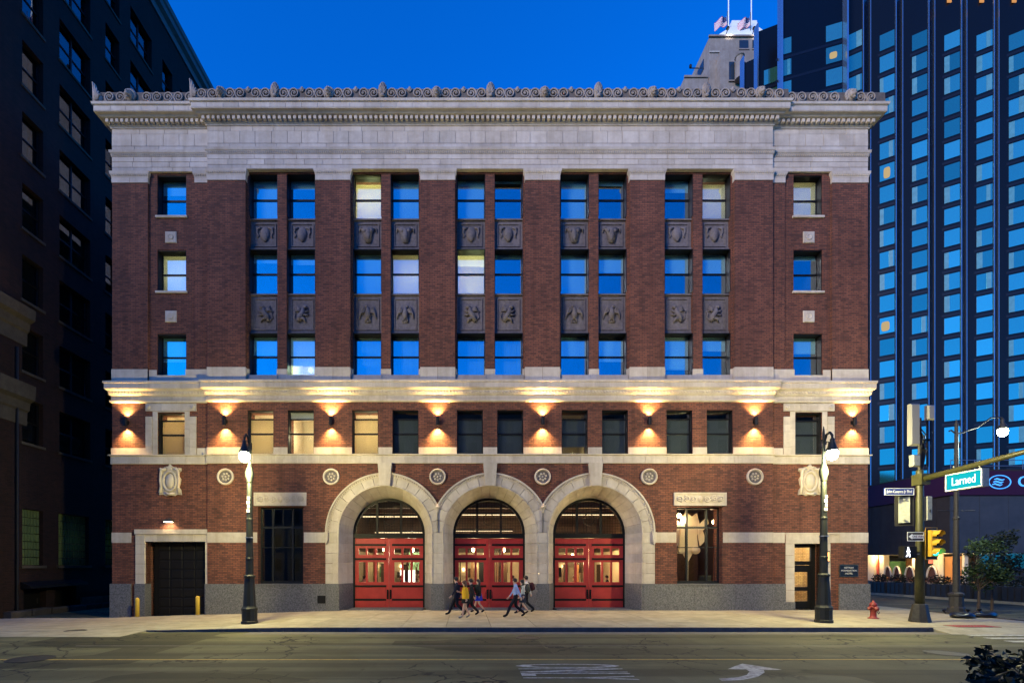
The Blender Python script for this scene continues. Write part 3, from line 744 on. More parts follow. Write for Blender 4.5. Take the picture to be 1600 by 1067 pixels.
for c in range(10):
    x = XC + bays[c // 2] + (-1.05 if c % 2 == 0 else 1.05); kw = {}
    if c in MZ: kw = dict(lit=(MZ[c][0], (1, .76, .44), (.1, .9, 1.2)), blind=(.19, 1.0) if c != 1 else (.0, .18), bmat=BLIND_W if c != 1 else BLIND)
    elif c == 6: kw = dict(blind=(.17, .80), bmat=SHADE_M, lit=(5, (1, .75, .35), (.2, 1.2, .4)))
    else: kw = dict(blind=(.17, 1.0), bmat=SHADE_M)
    window(x, .26, 8.10, 1.36, 2.32, .49, GLASS_M, shade_plate=.2, transomf=.82, **kw)
for s in (-1, 1):
    window(XC + s * 16.71, EY + .26, 8.10, 1.42, 2.24, .50, GLASS_M, shade_plate=.2, transomf=.84, **(dict(blind=(.18, 1.0), bmat=BLIND_W, lit=(36, (1, .66, .30), (0, 1.2, 1.8))) if s < 0 else dict(blind=(.18, 1), bmat=SHADE_M)))

# -- carved spandrel panels between the upper windows
def spandrel_base(h):
    m = MB(); w = .745
    m.box(-w, w, .05, .3, 0, h); m.box(-w, w, -.04, .049, h - .07, h); m.box(-w, w, -.01, .049, 0, .14)
    for a, b, c, d in ((-.60, -.54, .20, h - .22), (.54, .60, .20, h - .22), (-.54, .54, .20, .26), (-.54, .54, h - .28, h - .22)): m.box(a, b, .005, .049, c, d)
    return m
def relief(kind, h):
    m = MB(); c = h * .5
    if kind == 'shield':
        m.ell((0, .05, c + .05), (.26, .13, .38), 12, 8); m.ell((0, .0, c - .05), (.17, .10, .32), 10, 7)
        for s in (-1, 1):
            m.tube([(s * .2, .03, c + .38), (s * .38, .0, c + .32), (s * .42, .03, c + .12), (s * .34, .03, c - .02), (s * .40, .03, c - .15)], [.05, .06, .05, .05, .03], 6); m.ell((s * .40, .02, c + .34), (.08, .06, .08), 6, 5)
    elif kind == 'skull':
        m.prism_y([(-.36, c + .40), (-.40, c + .28), (-.26, c + .12), (-.17, c - .34), (-.10, c - .42), (.10, c - .42), (.17, c - .34), (.26, c + .12), (.40, c + .28), (.36, c + .40), (0, c + .34)], -.04, .06); m.ell((0, -.02, c + .02), (.15, .09, .34), 8, 6)
        for s in (-1, 1): m.ell((s * .18, -.03, c + .2), (.09, .06, .10), 6, 5); m.tube([(s * .3, 0, c + .36), (s * .44, .0, c + .30), (s * .46, .02, c + .10)], [.06, .05, .02], 6)
    elif kind == 'griffin':
        m.tube([(-.22, .02, c - .40), (-.10, .0, c - .12), (.06, -.02, c + .10), (.06, .0, c + .30)], [.10, .15, .13, .08], 8); m.ell((.15, -.02, c + .36), (.14, .08, .10), 8, 5)
        m.tube([(0, 0, c + .08), (.22, -.03, c + .10), (.34, 0, c + .22)], [.07, .05, .03], 6); m.tube([(.02, 0, c - .02), (.24, -.02, c - .08), (.36, 0, c - .02)], [.07, .05, .03], 6)
        m.tube([(-.12, 0, c - .22), (.10, -.02, c - .26), (.20, 0, c - .44)], [.10, .08, .04], 6); m.tube([(-.24, .02, c - .36), (-.42, 0, c - .2), (-.36, .02, c + .05), (-.46, .02, c + .15)], [.04, .035, .03, .04], 6)
        for q in range(3): m.tube([(-.02, .02, c + .12), (-.22, -.01, c + .18 + .08 * q), (-.42 + .06 * q, .02, c + .16 + .13 * q)], [.06, .06, .02], 6)
    else:
        m.tube([(0, .02, c - .30), (0, -.02, c), (0, -.01, c + .22), (.03, 0, c + .34)], [.10, .16, .10, .07], 8); m.ell((.08, -.03, c + .38), (.10, .06, .07), 8, 5)
        for s in (-1, 1):
            for q in range(4): m.tube([(s * .10, .0, c + .12), (s * (.26 + .04 * q), -.03, c + .34 - .10 * q), (s * (.36 + .03 * q), .02, c + .02 - .10 * q)], [.06, .06, .02], 6)
            m.tube([(s * .06, 0, c - .2), (s * .14, -.02, c - .40)], [.06, .04], 6)
        m.prism_y([(-.08, c - .25), (.08, c - .25), (.16, c - .46), (-.16, c - .46)], 0, .06)
    return m
H1, H2 = 20.62 - 18.97, 16.66 - 14.56
SB = {1: spandrel_base(H1).mesh('spandrel_panel', SPAND), 2: spandrel_base(H2).mesh('spandrel_panel', SPAND)}
RL = {k: relief(k, H1 if k in ('shield', 'skull') else H2).mesh('relief', SPAND, True) for k in ('shield', 'skull', 'griffin', 'eagle')}
for c in range(10):
    x = XC + bays[c // 2] + (-.99 if c % 2 == 0 else .99); odd = (c // 2) % 2
    o = ob('spandrel_panel', SB[1], HO, (x, .40, 18.98)); ob('relief', RL['skull' if odd else 'shield'], o, (x, .40, 18.98))
    o = ob('spandrel_panel', SB[2], HO, (x, .40, 14.57)); ob('relief', RL['eagle' if odd else 'griffin'], o, (x, .40, 14.57), None, (1 if c % 2 else -1, 1, 1))

# -- three arches
RO, RI, RB, DB = 3.10, 2.43, 1.94, 1.26
HALF = BAY / 2 - .004
def sector(m, cx, cz, r0, r1, a0, a1, y0, y1, n, clip=(-99, 99), rb=None):
    """Ring piece; rb = radii at the back when it is splayed."""
    b0, b1 = rb if rb else (r0, r1)
    q = []
    for r, y in ((r0, y0), (r1, y0), (b1, y1), (b0, y1)):
        q.append([(clamp(cx + r * math.cos(R(a0 + (a1 - a0) * i / n)), *clip), y, cz + r * math.sin(R(a0 + (a1 - a0) * i / n))) for i in range(n + 1)])
    vs = [p for row in q for p in row]; N1 = n + 1; fs = []
    for i in range(n):
        for a in range(4):
            b = (a + 1) % 4; fs.append((a*N1+i, a*N1+i+1, b*N1+i+1, b*N1+i))
    fs += [(0, N1, 2*N1, 3*N1), (n, 3*N1+n, 2*N1+n, N1+n)]
    return m.add(vs, fs)
def rope(path, r, twist, n=6):
    m = MB(); pts = [Vector(p) for p in path]; vs = []; fs = []; L0 = 0
    for i, p in enumerate(pts):
        t = (pts[min(i+1, len(pts)-1)] - pts[max(i-1, 0)]).normalized(); u = Vector((0, -1, 0)); w = t.cross(u)
        if i: L0 += (p - pts[i-1]).length
        for k in range(n):
            a = 2*PI*k/n + L0 * twist; rr = r * (1.25 if k % 3 == 0 else .72); vs.append(p + (u * math.cos(a) + w * math.sin(a)) * rr)
    for i in range(len(pts)-1):
        for k in range(n): fs.append((i*n+k, i*n+(k+1) % n, (i+1)*n+(k+1) % n, (i+1)*n+k))
    return m.add(vs, fs)
arches = []
for ai, c in enumerate(bays[1:4]):
    cx = XC + c
    clip = (cx - HALF if ai > 0 else -99, cx + HALF if ai < 2 else 99)
    A = ob('stone_arch', sweep([(cx - .3, .05), (cx + .3, .05)], [(0, 6.43), (.14, 6.43), (.17, Z_B), (0, Z_B)]).mesh('stone_arch', STONE), HO)
    A.hide_render = False
    # the mesh of this part is its keystone core; everything else hangs below it
    kw = MB().prism_y([(cx - .26, zs + 2.42), (cx + .26, zs + 2.42), (cx + .36, Z_B + .004), (cx - .36, Z_B + .004)], -.22, .2)
    ob('keystone', kw.mesh('keystone', STONE), A)
    # voussoirs of the face
    nv = 14; ang = [0 + 180 * i / nv for i in range(nv + 1)]
    for i in range(nv):
        g = .22; ob('voussoir', sector(MB(), cx, zs, 2.50, 2.885, ang[i] + g, ang[i+1] - g, -.06 - random.uniform(0, .004), .3, 3, clip).mesh('voussoir', STONE), A)
    # outer moulding, bead course, rope
    for a0, a1 in ((0, 84), (96, 180)):
        ob('arch_moulding', sector(sector(MB(), cx, zs, 3.02, RO, a0, a1, -.15, .2, 28, clip), cx, zs, 2.88, 3.02, a0, a1, -.085, .2, 28, clip).mesh('arch_moulding', STONE), A)
    mm = MB()
    for i in range(74):
        a = R(1.2 + i * 177.6 / 73)
        if abs(a - PI/2) < R(6): continue
        x = cx + 2.955 * math.cos(a)
        if clip[0] + .07 < x < clip[1] - .07: mm.ell((x, -.10, zs + 2.955 * math.sin(a)), (.040, .045, .040), 5, 4)
    ob('bead_course', mm.mesh('bead_course', STONE, True), A)
    pth = [(cx + 2.45, -.055, 1.40 + (zs - 1.40) * i / 26) for i in range(26)] + [(x, -.055, z) for x, z in arc(cx, zs, 2.45, 0, 180, 80)] + [(cx - 2.45, -.055, zs - (zs - 1.40) * (i + 1) / 26) for i in range(26)]
    ob('rope_moulding', rope(pth, .048, 16).mesh('rope_moulding', STONE, True), A)
    # splayed reveal
    nr = 16
    for i in range(nr):
        g = .15; ob('reveal_block', sector(MB(), cx, zs, RI - .02, RI + .07, 180*i/nr + g, 180*(i+1)/nr - g, -.04, DB, 3, rb=(RB, RB + .2)).mesh('reveal_block', STONE), A)
    for s in (-1, 1):
        zc = [1.37 + i * (zs - 1.37) / 5 for i in range(6)]
        for i in range(5):
            ob('reveal_block', MB().prism_z([(cx + s * (RI - .02), -.04), (cx + s * (RI + .07), -.04), (cx + s * (RB + .2), DB), (cx + s * RB, DB)], zc[i] + .008, zc[i+1] - .004).mesh('reveal_block', STONE), A)
        ob('granite_reveal', MB().prism_z([(cx + s * (RI - .04), -.10), (cx + s * (RI + .07), -.10), (cx + s * (RB + .2), DB), (cx + s * (RB - .02), DB)], -.2, 1.37).mesh('granite_reveal', GRAN), A)
        # face of the jamb
        if (s < 0 and ai == 0) or (s > 0 and ai == 2):
            for i in range(5):
                p, q = sorted((cx + s * 2.50, cx + s * 3.10)); blk('jamb_block', p, q, -.062, .3, zc[i] + .008, zc[i+1] - .006, STONE, A)
            p, q = sorted((cx + s * 2.50, cx + s * 3.06)); blk('granite_pier', p, q, -.12, .3, -.4, 1.37, GRAN, A)
        elif s > 0:
            for i in range(5): blk('jamb_block', cx + 2.50, cx + BAY - 2.50, -.062, .3, zc[i] + .008, zc[i+1] - .006, STONE, A)
            blk('granite_pier', cx + 2.49, cx + BAY - 2.49, -.12, .3, -.4, 1.37, GRAN, A)
            # corbel at the meeting of two arches
            mx = cx + BAY / 2; zt = zs + 1.38
            ob('corbel', MB().lathe([(.02, -.36), (.05, -.30), (.04, -.24), (.07, -.14), (.14, -.09), (.15, -.05), (.08, -.02), (.07, .06), (.02, .12)], 12, (mx, -.11, zt)).mesh('corbel', STONE, True), A)
    # door frame, fanlight
    fr = MB(); sector(fr, cx, zs, 1.82, RB + .02, 0, 180, DB - .06, DB + .10, 28)
    for s in (-1, 1): p, q = sorted((cx + s * 1.855, cx + s * (RB + .01))); fr.box(p, q, DB - .06, DB + .10, .0, zs)
    fr.box(cx - 1.86, cx + 1.86, DB - .09, DB + .12, 3.82, 4.06)
    D = ob('door_frame', fr.mesh('door_frame', BLACK), HO)
    for x in (cx - .65, cx + .65): blk('mullion', x - .05, x + .05, DB - .03, DB + .08, 4.06, zs + math.sqrt(1.82**2 - .65**2) + .04, BLACK, D)
    lt = MB()
    for i in range(-12, 13):
        x = i * .145
        if abs(abs(x) - .65) < .06: continue
        z1 = zs + math.sqrt(max(0, 1.82**2 - x*x)); lt.box(cx + x - .006, cx + x + .006, DB + .02, DB + .035, 4.05, z1)
    for j in range(1, 13):
        z = 4.05 + j * .145; hw = math.sqrt(max(0, 1.82**2 - (z - zs)**2)); lt.box(cx - hw, cx + hw, DB + .018, DB + .033, z - .006, z + .006)
    ob('lattice', lt.mesh('lattice', BLACK), D)
    ob('fanlight_pane', MB().prism_y(arc(cx, 4.05, 1.82, 0, 180, 24), DB + .05, DB + .06).mesh('fanlight_pane', GLASS), D)
    ob('emblem', MB().tube([(cx + .3 * math.cos(2*PI*q/24), DB + .01, 4.85 + .3 * math.sin(2*PI*q/24)) for q in range(24)], .022, 5, closed=True).mesh('emblem', BLACK), D)
    # two red leaves
    for s in (-1, 1):
        def DX(px): return cx + s * (px - 607) * .035          # right leaf pixel, mirrored for the left one
        def DZ(py): return CH + (884 - py) * .035
        xs_ = [613, 617, 627.5, 631.5, 642, 646, 656, 660.3]
        x0, x1 = 607.3, 660
        hl = []
        for a, b in ((615.2, 626), (629.5, 640.3), (643.5, 654.3)):
            p, q = sorted((DX(a), DX(b))); hl += [(p, q, DZ(866.6), DZ(856.2)), (p, q, DZ(909), DZ(878))]
        p, q = sorted((DX(x0), DX(x1)))
        leaf = part('door', wall_grid(p, q, .05, 3.805, hl, DB - .02, DB + .06), RED)
        for h in hl: ob('pane', pane_mesh(GLASS), leaf, (h[0] - .01, DB + .02, h[2] - .01), None, (h[1] - h[0] + .02, 1, h[3] - h[2] + .02))
        for py in (851, 873, 915.3, 936.4):
            a, b = sorted((DX(611.5), DX(660))); blk('strap_hinge', a, b, DB - .05, DB - .019, DZ(py) - .052, DZ(py) + .052, BLACK, leaf)
        for (za, zb) in ((.14, .48), (.60, 1.14), (3.50, 3.74)):
            a, b = sorted((DX(612.5), DX(657))); ob('door_panel', MB().cham(a, b, DB - .032, DB, za, zb, .012).mesh('door_panel', RED), leaf)
        a = DX(609.3); ob('handle', MB().tube([(a, DB - .02, .92), (a, DB - .09, .90), (a, DB - .09, .62), (a, DB - .02, .60)], .022, 6).box(a - .05, a + .05, DB - .035, DB - .018, .50, 1.02).mesh('handle', BLACK), leaf)
    blk('threshold', cx - 1.95, cx + 1.95, -.02, DB + .3, -.3, .05, GRAN, HO)

# -- granite plinth and stone band
def run(name, a, b, w, y0, y1, z0, z1, mt):
    nn = max(1, round((b - a) / w)); ww = (b - a) / nn
    for q in range(nn): blk(name, XC + a + q * ww + .006, XC + a + (q + 1) * ww - .006, y0, y1, z0, z1, mt, HO)
run('granite_slab', -HC - .08, -8.53, 2.05, -.08, .3, -.9, 1.37, GRAN); run('granite_slab', 8.53, HC + .08, 2.05, -.08, .3, -.9, 1.37, GRAN)
run('granite_slab', -HT - .08, -18.78, 1.2, EY - .08, .5, -.9, 1.37, GRAN)
run('granite_slab', 18.28, HT + .08, 1.7, EY - .08, .5, -.9, 1.37, GRAN); run('granite_slab', HC + .10, 15.48, .8, EY - .08, .5, -.9, 1.37, GRAN)
for s in (-1, 1): blk('granite_slab', *sorted((XC + s * (HT - .1), XC + s * (HT + .08))), .51, 19.9, -.9, 1.37, GRAN, HO)
zb0, zb1 = fz(847.5), fz(831.5)
for a, b in ((-HC - .02, -12.12), (-9.70, -8.62), (8.62, 9.70), (12.12, HC + .02)): run('band_block', a, b, 1.3, -.022, .3, zb0, zb1, STONE)
run('band_block', -HT - .02, -18.80, 1.1, EY - .022, .5, zb0, zb1, STONE); run('band_block', 18.30, HT + .02, 1.6, EY - .022, .5, zb0, zb1, STONE); run('band_block', HC + .03, 15.46, .8, EY - .022, .5, zb0, zb1, STONE)
for s in (-1, 1):                            # little consoles where the band meets the arches
    x = XC + s * 8.50; part('console', MB().prism_y([(x - .10, zb1), (x + .10, zb1), (x + .10, zb0 + .1), (x, zb0 - .1), (x - .10, zb0 + .1)], -.20, .1), STONE)
gx = fx(503); part('vent_grille', MB().box(gx - .21, gx + .21, -.095, -.07, fz(942), fz(930)), BLACK)

# -- roundels, cartouches, lintel panels
def roundel(x, z):
    m = MB(); m.lathe([(.43, .02), (.43, -.10), (.40, -.13), (.36, -.13), (.335, -.09), (.33, .02)], 28, (x, 0, z), 'y')
    o = part('roundel', m, STONE, smooth=True)
    d = MB(); d.lathe([(.335, .02), (.335, -.05), (.30, -.055), (.27, -.035), (.02, -.03)], 28, (x, 0, z), 'y'); ob('disc', d.mesh('disc', SPAND, True), o)
    p = MB(); p.ell((x, -.05, z), (.065, .05, .065), 10, 6)
    for i in range(7):
        a = 2*PI*i/7 + .3; p.ell((x + .165 * math.cos(a), -.045, z + .165 * math.sin(a)), (.062, .035, .062), 8, 5)
    ob('petal', p.mesh('petal', STONE, True), o)
for u in (2.73, 8.26, 13.76):
    for s in (-1, 1): roundel(XC + s * u, fz(745))
def cartouche(x, z, y):
    out = [(.0, .80), (.12, .68), (.30, .66), (.36, .60), (.55, .62), (.56, .48), (.46, .40), (.44, .20), (.54, .05), (.50, -.22), (.44, -.38), (.54, -.52), (.58, -.78), (.36, -.76), (.22, -.84), (0, -.80)]
    pts = [(x + a, z + b) for a, b in out] + [(x - a, z + b) for a, b in reversed(out[1:-1])]
    o = part('cartouche', MB().prism_y(pts, y - .10, y + .1), STONE)
    r = MB(); el = [(x + .34 * math.cos(t), y - .13, z - .08 + .50 * math.sin(t)) for t in [2*PI*i/28 for i in range(28)]]; r.tube(el, .065, 7, closed=True)
    for s in (-1, 1):
        q_ = MB(); q_.tube([(x + s * .2, y - .12, z + .56), (x + s * .42, y - .16, z + .50), (x + s * .46, y - .14, z + .30), (x + s * .47, y - .14, z - .1), (x + s * .44, y - .14, z - .35), (x + s * .5, y - .13, z - .68)], [.05, .075, .06, .07, .06, .08], 7)
        q_.ell((x + s * .47, y - .12, z + .56), (.09, .07, .06), 8, 5); ob('scroll', q_.mesh('scroll', STONE, True), o)
    q_ = MB(); q_.tube([(x - .26, y - .13, z - .70), (x, y - .17, z - .76), (x + .26, y - .13, z - .70)], [.05, .07, .05], 7); ob('garland', q_.mesh('garland', STONE, True), o)
    ob('oval_rim', r.mesh('oval_rim', STONE, True), o)
    ob('boss', MB().ell((x, y - .08, z - .08), (.25, .15, .40), 16, 10).mesh('boss', STONE, True), o)
    st = [(x + (.20 if i % 2 == 0 else .09) * math.sin(PI*i/5), z + .62 + (.20 if i % 2 == 0 else .09) * math.cos(PI*i/5)) for i in range(10)]
    ob('star', MB().prism_y(st, y - .16, y - .05).mesh('star', STONE), o)
for s in (-1, 1): cartouche(XC + s * 16.72, fz(750, EY), EY)
def lintel(x):
    z0, z1, w = fz(790), fz(769.6), 1.36
    o = part('lintel_panel', MB().box(x - w, x + w, -.05, .3, z0, z1), STONE)
    b = MB(); t = .07
    for a in ((x - w, x + w, z0, z0 + t), (x - w, x + w, z1 - t, z1), (x - w, x - w + t, z0 + t, z1 - t), (x + w - t, x + w, z0 + t, z1 - t)): b.box(a[0], a[1], -.10, -.049, a[2], a[3])
    ob('border', b.mesh('border', STONE), o)
    zc = (z0 + z1) / 2
    for s in (-1, 1):
        for q in range(3):
            m = MB(); xx = x + s * (.36 + q * .36); pts = [(xx + s * (.15 * (1 - i / 18) + .02) * math.cos(i * .62 + q), -.075, zc + (.15 * (1 - i / 18) + .02) * math.sin(i * .62 + q) * (1 if q % 2 else -1)) for i in range(19)]
            m.tube(pts, .036, 6); m.ell((xx, -.075, zc), (.045, .04, .045), 6, 4); ob('scroll', m.mesh('scroll', STONE, True), o)
    f = MB(); f.ell((x, -.07, zc), (.13, .08, .17), 10, 7); f.ell((x, -.15, zc - .02), (.03, .03, .05), 6, 4)
    for s in (-1, 1): f.ell((x + s * .05, -.135, zc + .04), (.028, .02, .02), 6, 4)
    ob('mask', f.mesh('mask', STONE, True), o)
SQ = mat('window_steel', (.010, .012, .014), .5, spec=.3)
for s in (-1, 1):
    x = XC + s * 2 * BAY; lintel(x); y = .34; z0, z1 = 1.37, 5.38
    f = MB(); t = .07
    f.box(x - 1.18, x - 1.18 + t, y, y + .1, z0, z1); f.box(x + 1.18 - t, x + 1.18, y, y + .1, z0, z1); f.box(x - 1.18 + t, x + 1.18 - t, y, y + .1, z0, z0 + .14); f.box(x - 1.18 + t, x + 1.18 - t, y, y + .1, z1 - .08, z1)
    o = part('window', f, SQ); xm = [x - .52, x + .52]; zm = [fz(855, .34), fz(824, .34)]
    for q in xm: blk('mullion', q - .05, q + .05, y - .02, y + .11, z0 + .14, z1 - .08, SQ, o)
    blk('transom', x - 1.11, x + 1.11, y - .012, y + .105, zm[1] - .05, zm[1] + .05, SQ, o); blk('transom', x - 1.11, x + 1.11, y + .01, y + .08, zm[0] - .02, zm[0] + .02, SQ, o)
    if s < 0: blk('glazing_bar', x - .015, x + .015, y + .012, y + .08, zm[1] + .05, z1 - .08, SQ, o)
    xe = [x - 1.11, xm[0] - .05, xm[0] + .05, xm[1] - .05, xm[1] + .05, x + 1.11]; ze = [z0 + .14, zm[0], zm[1], z1 - .08]
    for i in (0, 2, 4):
        for j in range(3): ob('pane', pane_mesh(GLASS_M if s < 0 else GLASS), o, (xe[i], y + .04, ze[j]), None, (xe[i+1] - xe[i], 1, ze[j+1] - ze[j]))
    part('window_sill', MB().box(x - 1.26, x + 1.26, -.13, .34, 1.30, 1.372), GRAN)

# -- garage entrance on the left
gx0, gx1 = fx(221, EY), fx(318, EY); gt = 3.60; gx1 = XC - 14.90 + .0
gx0, gx1 = XC - 18.03, XC - 14.90
o = part('garage_surround', MB().box(XC - 18.55, XC - 14.62, EY - .16, EY + .3, 3.96, 4.21), STONE)
for a, b in ((-18.53, -18.05), (-14.88, -14.66)):
    for i in range(5): blk('surround_block', XC + a, XC + b, EY - .10, EY + .4, 1.37 + i * .52 + .006, 1.37 + (i + 1) * .52 - .006 if i < 4 else 3.95, STONE, o)
    blk('granite_block', XC + a - .03, XC + b + .03, EY - .13, EY + .4, -.8, 1.37, GRAN, o)
for i in range(5): blk('lintel_block', XC - 18.05 + i * .634 + .005, XC - 18.05 + (i + 1) * .634 - .005, EY - .08, EY + .4, 3.58, 3.955, STONE, o)
m = MB(); yy = EY + .5
gd = part('garage_door', MB().box(gx0 + .1, gx1 - .06, yy, yy + .1, -.5, 3.6), BLACK)
gp = mat('garage_panel', (.009, .008, .007), .5, spec=.25)
nc, nr = 4, 8; cw_, ch_ = (gx1 - gx0 - .5) / nc, 4.0 / nr
for i in range(nc):
    for j in range(nr):
        a = gx0 + .34 + i * cw_; b = -.38 + j * ch_; ob('door_panel', MB().cham(a + .05, a + cw_ - .05, yy - .03, yy + .01, b + .04, b + ch_ - .04, .02).mesh('door_panel', gp), gd)
# -- side entrance on the right
a, b = XC + 15.50, XC + 18.26; d0, d1 = XC + 15.94, XC + 17.38
o = part('entrance_surround', MB().box(a - .02, b + .02, EY - .08, EY + .3, 3.96, 4.04), STONE)
for p, q in ((a, d0), (d1 + .02, d1 + .44)):
    for i in range(5): blk('surround_block', p, q, EY - .055, EY + .4, .42 + i * .61 + .006, .42 + (i + 1) * .61 - .006, STONE, o)
    blk('granite_block', p - .02, q + .02, EY - .09, EY + .4, -.3, .42, GRAN, o)
for i in range(4): blk('lintel_block', a + i * (d1 + .44 - a) / 4 + .005, a + (i + 1) * (d1 + .44 - a) / 4 - .005, EY - .05, EY + .4, 3.475, 3.955, STONE, o)
blk('band_block', d1 + .45, XC + 18.29, EY - .02, EY + .3, zb0, zb1, STONE, HO)
y = EY + .45; fr = MB()
fr.box(d0, d0 + .06, y, y + .12, 0, 3.48); fr.box(d1 - .22, d1, y, y + .12, 0, 3.48); fr.box(d0 + .06, d1 - .22, y, y + .12, 3.28, 3.48); fr.box(d0 + .06, d1 - .22, y, y + .12, 2.36, 2.56)
o = part('entrance_frame', fr, BLACK); ob('pane', pane_mesh(GLASS), o, (d0 + .06, y + .05, 2.56), None, (d1 - .28 - d0, 1, .72))
lx0, lx1 = d0 + .07, d1 - .23
leaf = part('door', wall_grid(lx0, lx1, .03, 2.34, [(lx0 + .14, lx1 - .14, .42, .98), (lx0 + .14, lx1 - .14, 1.18, 1.98)], y + .02, y + .08), BLACK)
ob('pane', pane_mesh(GLASS), leaf, (lx0 + .13, y + .045, .41), None, (lx1 - lx0 - .26, 1, .58)); ob('pane', pane_mesh(GLASS), leaf, (lx0 + .13, y + .045, 1.17), None, (lx1 - lx0 - .26, 1, .82))
ob('handle', MB().tube([(lx0 + .07, y + .03, 1.2), (lx0 + .07, y - .05, 1.18), (lx0 + .07, y - .05, .82), (lx0 + .07, y + .03, .8)], .015, 6).mesh('handle', mat('steel', (.5, .5, .5), .3, 1)), leaf)

# ------------------------------------------------------------------ lamps on the hotel
def spot(name, loc, rot, e, col, size, blend=.6, soft=.04):
    l = bpy.data.lights.new(name, 'SPOT'); l.energy = e; l.color = col; l.spot_size = R(size); l.spot_blend = blend; l.shadow_soft_size = soft
    o = bpy.data.objects.new(name, l); C.objects.link(o); o.location = loc; o.rotation_euler = rot; return o
def point(loc, e, col, soft=.12, name='lamp_light'):
    l = bpy.data.lights.new(name, 'POINT'); l.energy = e; l.color = col; l.shadow_soft_size = soft
    o = bpy.data.objects.new(name, l); C.objects.link(o); o.location = loc; return o
LENS = emis('lamp_lens', (1, .86, .6), 30)
lamp_lab = ['black up and down wall lamp left of the far left mezzanine window', 'black up and down wall lamp above the leftmost round medallion', 'black up and down wall lamp above the medallion left of the left arch',
            'black up and down wall lamp between the left and middle arches', 'black up and down wall lamp between the middle and right arches', 'black up and down wall lamp above the medallion right of the right arch',
            'black up and down wall lamp above the rightmost round medallion', 'black up and down wall lamp at the far right corner of the hotel']
SPC = (1.0, .61, .21)
for i, u in enumerate((-19.0, -13.76, -8.26, -2.73, 2.73, 8.26, 13.76, 19.0)):
    x = XC + u; y = (EY if abs(u) > 15 else 0); yl = y - .17; z = 9.80
    t = thing('wall_lamp', lamp_lab[i], 'wall lamp', (x, y, z), 'wall lamps along the mezzanine')
    ob('housing', MB().lathe([(.075, -.22), (.088, -.22), (.088, .22), (.075, .22), (.07, .18), (.07, -.18)], 16, (x, yl, z)).mesh('housing', BLACK, False), t)
    ob('bracket', MB().box(x - .04, x + .04, yl + .08, y - .004, z - .05, z + .05).box(x - .09, x + .09, y - .03, y - .003, z - .10, z + .10).mesh('bracket', BLACK), t)
    for s in (-1, 1):
        ob('lens', MB().lathe([(.066, -.006), (.066, .006)], 14, (x, yl, z + s * .205)).mesh('lens', LENS), t)
    spot('lamp_light', (x, yl, z + .235), (R(174), 0, 0), 600 * (.85 + .3 * ((i * 7) % 5) / 4), SPC, 116, 1.0)
    spot('lamp_light', (x, yl, z - .235), (R(5), 0, 0), 850 * (.85 + .3 * ((i * 3) % 5) / 4), SPC, 108, 1.0)
gl = thing('garage_lamp', 'small hooded lamp on the brick above the black garage door', 'wall lamp', (XC - 16.5, EY, 4.6))
x = fx(266, EY)
ob('hood', MB().box(x - .22, x + .22, EY - .30, EY - .004, 4.60, 4.72).box(x - .05, x + .05, EY - .1, EY - .003, 4.72, 4.8).mesh('hood', mat('lamp_metal', (.10, .09, .08), .5, .6)), gl)
ob('lens', MB().box(x - .18, x + .18, EY - .27, EY - .05, 4.585, 4.599).mesh('lens', emis('garage_lens', (1, .85, .55), 12)), gl)
spot('lamp_light', (x, EY - .22, 4.57), (R(8), 0, 0), 60, (1, .72, .36), 150, .4, .1)
sc = thing('entrance_sconce', 'small amber lantern on the stone jamb beside the side entrance', 'wall lamp', (fx(1292, EY), EY - .06, 2.9))
x = fx(1292, EY - .1)
m = MB().box(x - .09, x + .09, EY - .10, EY - .058, 2.50, 3.08); m.box(x - .09, x + .09, EY - .20, EY - .10, 2.50, 2.54); m.box(x - .09, x + .09, EY - .20, EY - .10, 3.04, 3.08)
ob('back_plate', m.mesh('back_plate', BLACK), sc)
ob('amber_glass', MB().box(x - .06, x + .06, EY - .18, EY - .105, 2.56, 3.02).mesh('amber_glass', emis('amber_glow', (1, .42, .10), 2.5)), sc)
# plaque
PLQ = thing('hotel_plaque', 'dark square plaque with three lines of lettering on the brick', 'plaque', (fx(1325, EY), EY - .03, fz(891, EY)))
x0, x1, z0, z1 = fx(1310.7, EY), fx(1339.8, EY), fz(900.4, EY), fz(882, EY)
ob('border', MB().box(x0, x1, EY - .05, EY - .004, z0, z1).mesh('border', mat('brass', (.42, .36, .22), .35, 1)), PLQ)
ob('board', MB().box(x0 + .025, x1 - .025, EY - .058, EY - .05, z0 + .025, z1 - .025).mesh('board', mat('plaque_navy', (.008, .012, .018), .4)), PLQ)
LET = mat('plaque_letters', (.72, .70, .62), .5)
for tx, dz, s_ in (('DETROIT', .15, .125), ('FOUNDATION', 0, .125), ('HOTEL', -.15, .125)):
    ob('lettering', text_mesh(tx, s_, LET, .002), PLQ, ((x0 + x1) / 2, EY - .061, (z0 + z1) / 2 + dz), (R(90), 0, 0))

# ------------------------------------------------------------------ ground floor rooms
FLOOR = mottled('lobby_floor', (.10, .07, .045), (.16, .11, .07), 3, .35)
CREAM = mottled('cream_plaster', (.55, .47, .34), (.66, .57, .42), 2, .8)
DWOOD = mottled('dark_wood', (.035, .020, .012), (.075, .042, .022), 9, .45)
WOOD = mottled('warm_wood', (.22, .11, .045), (.34, .18, .07), 8, .45)
GREENW = mat('green_panel', (.10, .20, .09), .6)
LX0, LX1, LY0, LY1 = XC - 8.5, XC + 8.5, DB + .16, 11.0
lob = ob('lobby_floor', MB().box(XC - HC, XC + HC, .95, 12.4, -.3, .045).mesh('lobby_floor', FLOOR), HO)
part('lobby_wall', MB().box(XC - HC, XC + HC, LY1, LY1 + .2, .05, 3.3), CREAM); part('lobby_wall', MB().box(XC - HC, XC + HC, LY1 - .05, LY1 + .15, 3.301, 6.9), DWOOD)
